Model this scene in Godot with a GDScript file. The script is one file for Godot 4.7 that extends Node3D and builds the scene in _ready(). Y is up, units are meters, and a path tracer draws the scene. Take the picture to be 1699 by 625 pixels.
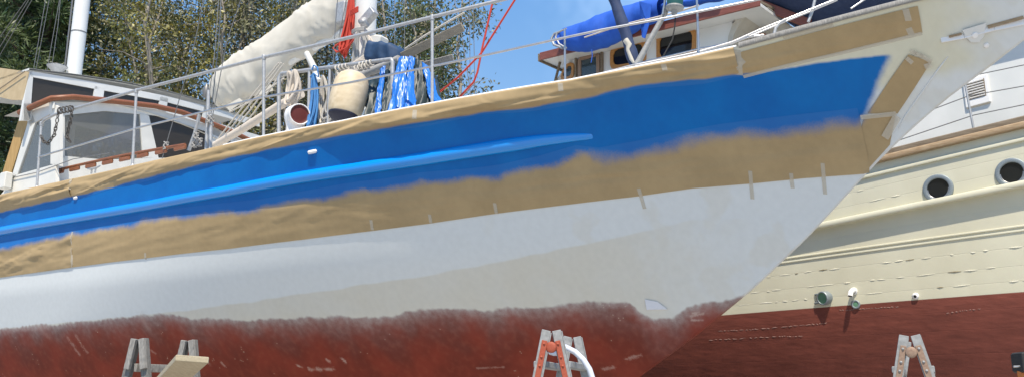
extends Node3D
# A boatyard: a ketch being resprayed in front of a cream wooden motor yacht, trestles and ladders, trees behind.
# Boat frames: x runs forward along the keel, y up from the ground, z to the side that faces the road.

var ketch_frame := Transform3D(Basis(Vector3.UP, deg_to_rad(-31.5)), Vector3(3.58, 0, -7.9))
var yacht_frame := Transform3D(Basis(Vector3.UP, deg_to_rad(-40.7)), Vector3(5.66, 0, -10.0))
var rng := RandomNumberGenerator.new()
var mats := {}
var used := {}

# ------------------------------------------------------------------ mesh building
class MB:
	var v := PackedVector3Array()
	var n := PackedVector3Array()
	var t := PackedVector2Array()
	var c := PackedColorArray()
	var ix := PackedInt32Array()
	var col := Color.WHITE
	func vert(p: Vector3, nn: Vector3, uv := Vector2.ZERO) -> int:
		v.push_back(p); n.push_back(nn); t.push_back(uv); c.push_back(col)
		return v.size() - 1
	func tri(a: int, b: int, d: int) -> void:
		# a b d counter-clockwise seen from outside; Godot wants clockwise
		ix.push_back(a); ix.push_back(d); ix.push_back(b)
	func quad(a: Vector3, b: Vector3, d: Vector3, e: Vector3) -> void:
		var nn := (b - a).cross(d - a).normalized()
		if nn == Vector3.ZERO: nn = (d - a).cross(e - a).normalized()
		var i := vert(a, nn, Vector2(0, 0)); vert(b, nn, Vector2(1, 0)); vert(d, nn, Vector2(1, 1)); vert(e, nn, Vector2(0, 1))
		tri(i, i + 1, i + 2); tri(i, i + 2, i + 3)
	# smooth grid of points rows[i][j]; outside is where d/dj x d/di points when flip is false
	func grid(rows: Array, uvs = null, flip := false, close_j := false) -> void:
		var nu := rows.size()
		var nv: int = rows[0].size()
		var base := v.size()
		var acc := PackedVector3Array()
		acc.resize(nu * nv)
		for i in nu - 1:
			var r0: PackedVector3Array = rows[i]
			var r1: PackedVector3Array = rows[i + 1]
			for j in nv - 1:
				var m := (r0[j + 1] - r0[j]).cross(r1[j] - r0[j]) + (r1[j + 1] - r1[j]).cross(r1[j + 1] - r0[j + 1])
				if flip: m = -m
				acc[i * nv + j] += m; acc[i * nv + j + 1] += m; acc[(i + 1) * nv + j] += m; acc[(i + 1) * nv + j + 1] += m
		if close_j:
			for i in nu:
				var s := acc[i * nv] + acc[i * nv + nv - 1]
				acc[i * nv] = s; acc[i * nv + nv - 1] = s
		for i in nu:
			var r: PackedVector3Array = rows[i]
			for j in nv:
				var uv := Vector2(float(i) / maxi(nu - 1, 1), float(j) / maxi(nv - 1, 1))
				if uvs != null: uv = uvs[i][j]
				vert(r[j], acc[i * nv + j].normalized(), uv)
		for i in nu - 1:
			for j in nv - 1:
				var a := base + i * nv + j
				if flip:
					tri(a, a + nv, a + 1); tri(a + 1, a + nv, a + nv + 1)
				else:
					tri(a, a + 1, a + nv); tri(a + 1, a + nv + 1, a + nv)
	func tube(pts: Array, r, sides := 8, caps := true) -> void:
		var rows := []
		var prev := Vector3.ZERO
		var np := pts.size()
		for i in np:
			var d: Vector3
			if i == 0: d = pts[1] - pts[0]
			elif i == np - 1: d = pts[i] - pts[i - 1]
			else: d = (pts[i + 1] - pts[i]).normalized() + (pts[i] - pts[i - 1]).normalized()
			d = d.normalized()
			if d == Vector3.ZERO: d = Vector3.UP
			if prev == Vector3.ZERO:
				prev = d.cross(Vector3.UP)
				if prev.length() < 0.05: prev = d.cross(Vector3.RIGHT)
			prev = (prev - d * prev.dot(d)).normalized()
			var q := d.cross(prev)
			var rr: float = r[i] if r is Array else r
			var row := PackedVector3Array()
			for k in sides + 1:
				var a := TAU * k / sides
				row.push_back(pts[i] + (prev * cos(a) + q * sin(a)) * rr)
			rows.push_back(row)
		grid(rows, null, false, true)
		if caps:
			for e in [0, np - 1]:
				var row: PackedVector3Array = rows[e]
				var dn: Vector3 = (pts[0] - pts[1]).normalized() if e == 0 else (pts[np - 1] - pts[np - 2]).normalized()
				var ci := vert(pts[e], dn)
				for k in sides: vert(row[k], dn)
				for k in sides:
					var a := ci + 1 + k
					var b := ci + 1 + (k + 1) % sides
					if e == 0: tri(ci, b, a)
					else: tri(ci, a, b)
	# chamfered box: centre, half extents along the axes of a basis
	func box(o: Vector3, ax: Vector3, ay: Vector3, az: Vector3, h: Vector3, ch := 0.004) -> void:
		ch = minf(ch, minf(h.x, minf(h.y, h.z)) * 0.6)
		var id := {}
		for sx in [-1, 1]:
			for sy in [-1, 1]:
				for sz in [-1, 1]:
					var px = ax * (sx * (h.x - ch)); var py = ay * (sy * (h.y - ch)); var pz = az * (sz * (h.z - ch))
					id[[sx, sy, sz, 0]] = vert(o + ax * (sx * h.x) + py + pz, ax * sx, Vector2(sz, sy))
					id[[sx, sy, sz, 1]] = vert(o + px + ay * (sy * h.y) + pz, ay * sy, Vector2(sx, sz))
					id[[sx, sy, sz, 2]] = vert(o + px + py + az * (sz * h.z), az * sz, Vector2(sx, sy))
		var f := func(a, b, d, e): _face(o, id[a], id[b], id[d], id[e])
		for s in [-1, 1]:
			f.call([s, -1, -1, 0], [s, 1, -1, 0], [s, 1, 1, 0], [s, -1, 1, 0])
			f.call([-1, s, -1, 1], [-1, s, 1, 1], [1, s, 1, 1], [1, s, -1, 1])
			f.call([-1, -1, s, 2], [1, -1, s, 2], [1, 1, s, 2], [-1, 1, s, 2])
		for s in [-1, 1]:
			for u in [-1, 1]:
				f.call([s, u, -1, 0], [s, u, 1, 0], [s, u, 1, 1], [s, u, -1, 1])
				f.call([s, -1, u, 0], [s, 1, u, 0], [s, 1, u, 2], [s, -1, u, 2])
				f.call([-1, s, u, 1], [1, s, u, 1], [1, s, u, 2], [-1, s, u, 2])
		for sx in [-1, 1]:
			for sy in [-1, 1]:
				for sz in [-1, 1]:
					var a: int = id[[sx, sy, sz, 0]]
					var b: int = id[[sx, sy, sz, 1]]
					var d: int = id[[sx, sy, sz, 2]]
					_tri_out(o, a, b, d)
	func _tri_out(o: Vector3, a: int, b: int, d: int) -> void:
		if (v[b] - v[a]).cross(v[d] - v[a]).dot((v[a] + v[b] + v[d]) / 3.0 - o) > 0: tri(a, b, d)
		else: tri(a, d, b)
	func _face(o: Vector3, a: int, b: int, d: int, e: int) -> void:
		_tri_out(o, a, b, d); _tri_out(o, a, d, e)
	# rectangular bar from a to b; side is the rough direction of its width
	func bar(a: Vector3, b: Vector3, w: float, hh: float, side := Vector3.RIGHT, ch := 0.004) -> void:
		var d := (b - a).normalized()
		var s := (side - d * side.dot(d)).normalized()
		box((a + b) * 0.5, d, s, d.cross(s), Vector3((b - a).length() * 0.5, w * 0.5, hh * 0.5), ch)
	# flat convex polygon given a thickness
	func slab(p: Array, th: Vector3) -> void:
		var m := p.size()
		var mid := Vector3.ZERO
		for q in p: mid += q
		mid = mid / m + th * 0.5
		var nn: Vector3 = (p[1] - p[0]).cross(p[2] - p[0]).normalized()
		for sgn in [0, 1]:
			var off: Vector3 = th * sgn
			var out: Vector3 = th.normalized() * (1 if sgn == 1 else -1)
			var no: Vector3 = nn if nn.dot(out) > 0 else -nn
			var b := v.size()
			for q in p: vert(q + off, no, Vector2(q.x, q.y))
			for k in range(1, m - 1): _tri_out(mid, b, b + k, b + k + 1)
		for k in m:
			var a: Vector3 = p[k]
			var e: Vector3 = p[(k + 1) % m]
			var no := (e - a).cross(th).normalized()
			if no.dot((a + e) * 0.5 + th * 0.5 - mid) < 0: no = -no
			var b := vert(a, no); vert(e, no); vert(e + th, no); vert(a + th, no)
			_face(mid, b, b + 1, b + 2, b + 3)
	# lathe about axis from o along d; profile of [radius, distance]
	func lathe(o: Vector3, d: Vector3, prof: Array, sides := 24) -> void:
		d = d.normalized()
		var x := d.cross(Vector3.UP)
		if x.length() < 0.05: x = d.cross(Vector3.RIGHT)
		x = x.normalized()
		var y := d.cross(x)
		var rows := []
		for q in prof:
			var row := PackedVector3Array()
			for k in sides + 1:
				var a := TAU * k / sides
				row.push_back(o + d * q[1] + (x * cos(a) + y * sin(a)) * q[0])
			rows.push_back(row)
		grid(rows, null, false, true)
	func mesh() -> ArrayMesh:
		var a := []
		a.resize(Mesh.ARRAY_MAX)
		a[Mesh.ARRAY_VERTEX] = v; a[Mesh.ARRAY_NORMAL] = n; a[Mesh.ARRAY_TEX_UV] = t
		a[Mesh.ARRAY_COLOR] = c; a[Mesh.ARRAY_INDEX] = ix
		var m := ArrayMesh.new()
		m.add_surface_from_arrays(Mesh.PRIMITIVE_TRIANGLES, a)
		return m

func numbered(called: String) -> String:
	if not used.has(called):
		used[called] = 0
		return called
	used[called] += 1
	return "%s_%03d" % [called, used[called]]

func obj(called: String, b: MB, m: Material, parent: Node = null) -> MeshInstance3D:
	var o := MeshInstance3D.new()
	o.mesh = b.mesh()
	o.material_override = m
	if parent == null:
		o.name = numbered(called); add_child(o)
	else:
		o.name = called; parent.add_child(o, true)
		if parent.has_meta("shift"): o.position = -parent.get_meta("shift")
	return o

func tag(o: Node, label: String, category: String, group := "", kind := "") -> void:
	if label: o.set_meta("label", label)
	if category: o.set_meta("category", category)
	if group: o.set_meta("group", group)
	if kind: o.set_meta("kind", kind)

# a Node3D at a thing's base; its parts are built in the frame's own coordinates
func thing(called: String, label: String, category: String, frame := Transform3D.IDENTITY, at := Vector3.ZERO, group := "") -> Node3D:
	var o := Node3D.new()
	o.name = numbered(called)
	add_child(o)
	o.transform = frame * Transform3D(Basis.IDENTITY, at)
	o.set_meta("shift", at)
	tag(o, label, category, group)
	return o

func single(called: String, b: MB, m: Material, frame: Transform3D, label: String, category: String, group := "") -> MeshInstance3D:
	var o := obj(called, b, m)
	o.transform = frame
	tag(o, label, category, group)
	return o

# ------------------------------------------------------------------ materials
func lin(r: float, g: float, b: float) -> Color:
	return Color(r, g, b).linear_to_srgb()

func noise_tex(c0: Color, c1: Color, freq: float, seed_: int, octaves := 4, size := 256) -> NoiseTexture2D:
	var fn := FastNoiseLite.new()
	fn.noise_type = FastNoiseLite.TYPE_SIMPLEX_SMOOTH
	fn.seed = seed_; fn.frequency = freq; fn.fractal_octaves = octaves
	var g := Gradient.new()
	g.set_color(0, c0); g.set_color(1, c1)
	var t := NoiseTexture2D.new()
	t.width = size; t.height = size; t.seamless = true; t.noise = fn; t.color_ramp = g
	return t

func bump_tex(freq: float, seed_: int, strength: float, size := 256) -> NoiseTexture2D:
	var fn := FastNoiseLite.new()
	fn.noise_type = FastNoiseLite.TYPE_SIMPLEX_SMOOTH
	fn.seed = seed_; fn.frequency = freq; fn.fractal_octaves = 4
	var t := NoiseTexture2D.new()
	t.width = size; t.height = size; t.seamless = true; t.noise = fn; t.as_normal_map = true; t.bump_strength = strength
	return t

# a surface whose colour wanders between two tones (linear values)
func surf(called: String, a: Color, b: Color, rough: float, freq := 0.02, scale := Vector3.ONE, metal := 0.0, bump := 0.0) -> StandardMaterial3D:
	var m := StandardMaterial3D.new()
	m.albedo_texture = noise_tex(a, b, freq, called.hash() % 10000)
	m.roughness = rough; m.metallic = metal
	m.uv1_triplanar = true; m.uv1_scale = scale
	if bump > 0:
		m.normal_enabled = true; m.normal_texture = bump_tex(freq * 2.0, called.hash() % 7777, 6.0); m.normal_scale = bump
	mats[called] = m
	return m

func plain(called: String, a: Color, rough: float, metal := 0.0) -> StandardMaterial3D:
	var m := StandardMaterial3D.new()
	m.albedo_color = a; m.roughness = rough; m.metallic = metal
	mats[called] = m
	return m

func make_materials() -> void:
	surf("white_gel", lin(.60, .595, .56), lin(.70, .695, .66), 0.35, 0.012, Vector3.ONE * 0.8)
	surf("white_paint", lin(.60, .62, .61), lin(.70, .71, .70), 0.45, 0.01, Vector3.ONE * 0.6)
	surf("teak", lin(.16, .055, .022), lin(.30, .115, .05), 0.45, 0.03, Vector3(0.6, 6, 6))
	surf("grey_wood", lin(.17, .165, .155), lin(.34, .335, .32), 0.85, 0.03, Vector3(8, 0.7, 8), 0.0, 0.6)
	surf("grey_wood_dark", lin(.10, .10, .098), lin(.23, .225, .215), 0.88, 0.03, Vector3(8, 0.7, 8), 0.0, 0.6)
	surf("plank_wood", lin(.33, .28, .19), lin(.47, .41, .29), 0.8, 0.03, Vector3(6, 6, 0.6), 0.0, 0.5)
	surf("weathered_plank", lin(.19, .165, .13), lin(.33, .29, .23), 0.85, 0.03, Vector3(0.6, 6, 6), 0.0, 0.5)
	surf("ply", lin(.36, .22, .07), lin(.50, .33, .13), 0.6, 0.02, Vector3(4, 0.7, 4))
	surf("steel", lin(.42, .42, .43), lin(.55, .55, .55), 0.32, 0.02, Vector3.ONE * 2, 0.85)
	surf("galv", lin(.34, .35, .36), lin(.50, .51, .52), 0.5, 0.03, Vector3.ONE * 3, 0.45)
	surf("alu", lin(.22, .225, .22), lin(.40, .405, .40), 0.6, 0.03, Vector3.ONE * 4, 0.15)
	plain("wire", lin(.20, .20, .20), 0.5, 0.5)
	surf("canvas_white", lin(.50, .475, .41), lin(.62, .60, .54), 0.85, 0.01, Vector3.ONE * 0.9)
	surf("canvas_tan", lin(.42, .33, .20), lin(.52, .42, .27), 0.85, 0.02, Vector3.ONE)
	surf("fender", lin(.52, .42, .27), lin(.70, .60, .44), 0.55, 0.015, Vector3.ONE * 3)
	plain("navy", lin(.012, .014, .035), 0.6)
	surf("rope_white", lin(.42, .39, .34), lin(.66, .63, .57), 0.9, 0.2, Vector3.ONE * 3)
	surf("rope_pale", lin(.48, .42, .36), lin(.62, .57, .50), 0.9, 0.2, Vector3.ONE * 3)
	surf("rope_grey", lin(.16, .16, .16), lin(.58, .57, .55), 0.9, 0.3, Vector3.ONE * 4)
	surf("rope_red", lin(.42, .035, .022), lin(.60, .085, .055), 0.85, 0.2, Vector3.ONE * 3)
	surf("rope_blue", lin(.03, .16, .42), lin(.10, .28, .58), 0.8, 0.2, Vector3.ONE * 3)
	surf("tarp_blue", lin(.012, .12, .50), lin(.03, .20, .66), 0.35, 0.03, Vector3.ONE * 2)
	surf("tarp_dark", lin(.012, .026, .034), lin(.025, .048, .056), 0.5, 0.03, Vector3.ONE * 2)
	surf("cover_navy", lin(.010, .038, .095), lin(.02, .06, .14), 0.7, 0.03, Vector3.ONE * 2)
	surf("awning_blue", lin(.008, .075, .42), lin(.015, .11, .55), 0.75, 0.02, Vector3.ONE)
	surf("sleeve_navy", lin(.014, .030, .085), lin(.035, .060, .14), 0.75, 0.02, Vector3.ONE * 2)
	surf("chain", lin(.06, .055, .05), lin(.14, .13, .12), 0.6, 0.05, Vector3.ONE * 4, 0.5)
	plain("cowl_red", lin(.10, .015, .012), 0.5)
	plain("dark_inside", lin(.012, .012, .013), 0.6)
	surf("hinge_red", lin(.30, .055, .025), lin(.40, .10, .05), 0.6, 0.06, Vector3.ONE * 5)
	surf("hinge_bare", lin(.24, .15, .11), lin(.36, .26, .18), 0.6, 0.06, Vector3.ONE * 5, 0.2)
	plain("hose", lin(.62, .66, .74), 0.35)
	plain("orange", lin(.55, .17, .03), 0.5)
	plain("rubber", lin(.02, .02, .02), 0.7)
	# yacht
	surf("cream", lin(.58, .56, .43), lin(.65, .635, .50), 0.5, 0.006, Vector3.ONE * 0.8)
	surf("cream_flake", lin(.76, .74, .62), lin(.80, .78, .68), 0.7, 0.05, Vector3.ONE * 2)
	plain("seam_dark", lin(.22, .17, .09), 0.9)
	surf("antifoul_old", lin(.125, .029, .018), lin(.20, .050, .032), 0.75, 0.012, Vector3(0.5, 2, 0.5), 0.0, 0.2)
	surf("antifoul_chalk", lin(.19, .10, .085), lin(.27, .17, .145), 0.85, 0.05, Vector3.ONE * 2)
	surf("varnish", lin(.36, .16, .04), lin(.50, .25, .075), 0.35, 0.03, Vector3(3, 3, 0.6))
	surf("mahogany", lin(.16, .045, .03), lin(.24, .085, .06), 0.5, 0.03, Vector3(0.6, 5, 5))
	surf("old_timber", lin(.14, .105, .07), lin(.26, .21, .15), 0.8, 0.03, Vector3(0.6, 5, 5))
	surf("worn_varnish", lin(.27, .17, .085), lin(.45, .35, .23), 0.65, 0.03, Vector3(0.8, 6, 6))
	surf("bronze_grey", lin(.20, .24, .26), lin(.30, .34, .36), 0.5, 0.05, Vector3.ONE * 4, 0.4)
	surf("beige_panel", lin(.44, .42, .36), lin(.52, .50, .44), 0.5, 0.02, Vector3.ONE)
	plain("port_glass", lin(.012, .014, .016), 0.06)
	plain("green_glass", lin(.12, .26, .17), 0.12)
	plain("lamp_green", lin(.02, .09, .085), 0.35)
	var tp := plain("tape", Color(lin(.58, .53, .43), 0.62), 0.5)
	tp.transparency = BaseMaterial3D.TRANSPARENCY_ALPHA
	plain("white_fresh", lin(.80, .80, .80), 0.4)
	var g := plain("smoked", Color(lin(.040, .034, .028), 0.86), 0.28)
	g.transparency = BaseMaterial3D.TRANSPARENCY_ALPHA
	g = plain("dark_pane", Color(lin(.010, .012, .014), 0.88), 0.05)
	g.transparency = BaseMaterial3D.TRANSPARENCY_ALPHA
	g = plain("perspex", Color(lin(.17, .18, .18), 0.60), 0.10)
	g.transparency = BaseMaterial3D.TRANSPARENCY_ALPHA
	g = plain("blue_pane", Color(lin(.05, .08, .10), 0.8), 0.05)
	g.transparency = BaseMaterial3D.TRANSPARENCY_ALPHA
	surf("ground", lin(.33, .31, .28), lin(.46, .44, .40), 0.95, 0.02, Vector3.ONE * 0.3)
	surf("bark", lin(.20, .175, .145), lin(.40, .37, .32), 0.9, 0.02, Vector3(3, 0.6, 3), 0.0, 0.5)
	surf("pine_bark", lin(.06, .045, .035), lin(.13, .10, .08), 0.9, 0.03, Vector3(3, 0.8, 3), 0.0, 0.5)
	var lf := plain("leaf", Color.WHITE, 0.5)
	lf.vertex_color_use_as_albedo = true
	lf.cull_mode = BaseMaterial3D.CULL_DISABLED
	lf.backlight_enabled = true
	lf.backlight = lin(.10, .12, .03)

# ------------------------------------------------------------------ the ketch's hull
var stem_line := PackedVector2Array([Vector2(1.660, -3.039), Vector2(1.866, -2.698), Vector2(2.235, -2.107), Vector2(2.682, -1.478), Vector2(3.129, -0.934), Vector2(3.466, -0.578), Vector2(3.683, -0.346), Vector2(3.867, -0.142), Vector2(4.063, 0.102), Vector2(4.226, 0.319), Vector2(4.364, 0.529), Vector2(4.488, 0.734), Vector2(4.685, 1.032), Vector2(4.874, 1.331), Vector2(5.113, 1.710)])
var sheer_line := PackedVector2Array([Vector2(-14.0, 4.3), Vector2(-12, 4.3), Vector2(-6.9, 4.333), Vector2(-5, 4.377), Vector2(-3.95, 4.435), Vector2(-2.6, 4.515), Vector2(-1.57, 4.626), Vector2(-1.14, 4.69), Vector2(.24, 4.96), Vector2(1.9, 5.26)])
const BREADTH := [[0.3, .12, 9.0], [0.9, .3, 9.0], [1.5, 1.1, 9.0], [2.0, 1.56, 8.8], [2.5, 1.84, 8.4], [3.0, 1.99, 8.0], [3.6, 2.08, 7.6], [4.4, 2.14, 7.2], [5.2, 2.16, 7.0], [6.0, 2.16, 7.0]]

func along(p: PackedVector2Array, x: float) -> float:
	var m := p.size()
	if x <= p[0].x: return p[0].y
	for k in m - 1:
		if x <= p[k + 1].x:
			return lerpf(p[k].y, p[k + 1].y, (x - p[k].x) / maxf(p[k + 1].x - p[k].x, 1e-6))
	return p[m - 1].y

func stem_at(y: float) -> float:
	if y < stem_line[0].x: return stem_line[0].y + 1.65 * (y - stem_line[0].x)
	return along(stem_line, y)

func half_breadth(x: float, y: float) -> float:
	var e := maxf(0.0, stem_at(y) - x)
	var w := 0.12
	var l := 9.0
	if y >= 6.0:
		w = 2.16; l = 7.0
	elif y > 0.3:
		for k in BREADTH.size() - 1:
			if y <= BREADTH[k + 1][0]:
				var f: float = (y - BREADTH[k][0]) / (BREADTH[k + 1][0] - BREADTH[k][0])
				w = lerpf(BREADTH[k][1], BREADTH[k + 1][1], f); l = lerpf(BREADTH[k][2], BREADTH[k + 1][2], f)
				break
	var t := clampf(e / l, 0, 1)
	return 0.03 + w * (1.0 - (1.0 - t) * (1.0 - t))

func on_hull(x: float, y: float, out := 0.0) -> Vector3:
	var p := Vector3(x, y, half_breadth(x, y))
	if out == 0.0: return p
	var dx := Vector3(0.04, 0, half_breadth(x + 0.02, y) - half_breadth(x - 0.02, y))
	var dy := Vector3(0, 0.04, half_breadth(x, y + 0.02) - half_breadth(x, y - 0.02))
	return p + dx.cross(dy).normalized() * out

const TX0 := -12.6
const TXW := 14.6
const TY1 := 5.35
const TYH := 3.7
func hull_uv(x: float, y: float) -> Vector2:
	return Vector2((x - TX0) / TXW, (TY1 - y) / TYH)

var blue_top := PackedVector2Array([Vector2(-10.850, 4.073), Vector2(-9.966, 4.086), Vector2(-9.206, 4.097), Vector2(-8.157, 4.131), Vector2(-7.254, 4.175), Vector2(-6.308, 4.198), Vector2(-5.724, 4.221), Vector2(-5.044, 4.246), Vector2(-4.161, 4.281), Vector2(-3.481, 4.312), Vector2(-3.135, 4.316), Vector2(-2.570, 4.365), Vector2(-2.027, 4.428), Vector2(-1.819, 4.445), Vector2(-1.466, 4.459), Vector2(-1.239, 4.485), Vector2(-1.025, 4.476), Vector2(-0.828, 4.500), Vector2(-0.537, 4.535), Vector2(-0.252, 4.562), Vector2(0.004, 4.578)])
var blue_low := PackedVector2Array([Vector2(-10.803, 3.589), Vector2(-9.991, 3.610), Vector2(-9.234, 3.629), Vector2(-8.524, 3.619), Vector2(-7.861, 3.651), Vector2(-7.259, 3.646), Vector2(-6.138, 3.629), Vector2(-5.903, 3.640), Vector2(-5.165, 3.691), Vector2(-4.889, 3.705), Vector2(-4.625, 3.710), Vector2(-4.236, 3.740), Vector2(-3.751, 3.742), Vector2(-3.456, 3.758), Vector2(-3.047, 3.816), Vector2(-2.702, 3.888), Vector2(-2.496, 3.857), Vector2(-2.065, 3.910), Vector2(-1.798, 3.960), Vector2(-1.437, 4.007), Vector2(-0.939, 4.051), Vector2(-0.308, 4.104)])
var paper_low := PackedVector2Array([Vector2(-10.814, 3.214), Vector2(-9.248, 3.228), Vector2(-7.904, 3.231), Vector2(-6.633, 3.247), Vector2(-5.699, 3.280), Vector2(-4.860, 3.320), Vector2(-4.252, 3.357), Vector2(-3.592, 3.414), Vector2(-2.859, 3.469), Vector2(-2.261, 3.516), Vector2(-1.786, 3.569), Vector2(-1.280, 3.597), Vector2(-0.832, 3.634), Vector2(-0.364, 3.662)])
var primer_low := PackedVector2Array([Vector2(-10.949, 2.565), Vector2(-9.385, 2.581), Vector2(-7.632, 2.625), Vector2(-6.513, 2.690), Vector2(-5.740, 2.752), Vector2(-4.891, 2.828), Vector2(-4.363, 2.878), Vector2(-3.547, 2.990), Vector2(-2.958, 3.082), Vector2(-2.392, 3.184), Vector2(-1.848, 3.292)])
var red_top := PackedVector2Array([Vector2(-10.951, 2.558), Vector2(-9.388, 2.574), Vector2(-7.869, 2.608), Vector2(-7.694, 2.588), Vector2(-7.403, 2.545), Vector2(-6.756, 2.503), Vector2(-6.137, 2.509), Vector2(-5.563, 2.505), Vector2(-5.303, 2.474), Vector2(-4.960, 2.488), Vector2(-4.742, 2.542), Vector2(-4.388, 2.556), Vector2(-4.000, 2.523), Vector2(-3.577, 2.542), Vector2(-3.286, 2.547), Vector2(-2.905, 2.595), Vector2(-2.582, 2.566), Vector2(-2.518, 2.465), Vector2(-2.410, 2.401), Vector2(-2.214, 2.426), Vector2(-2.087, 2.502), Vector2(-1.862, 2.559), Vector2(-1.543, 2.625)])

func sharp(a: float, b: float, x: float) -> float:
	return smoothstep(a, b, x)

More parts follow.
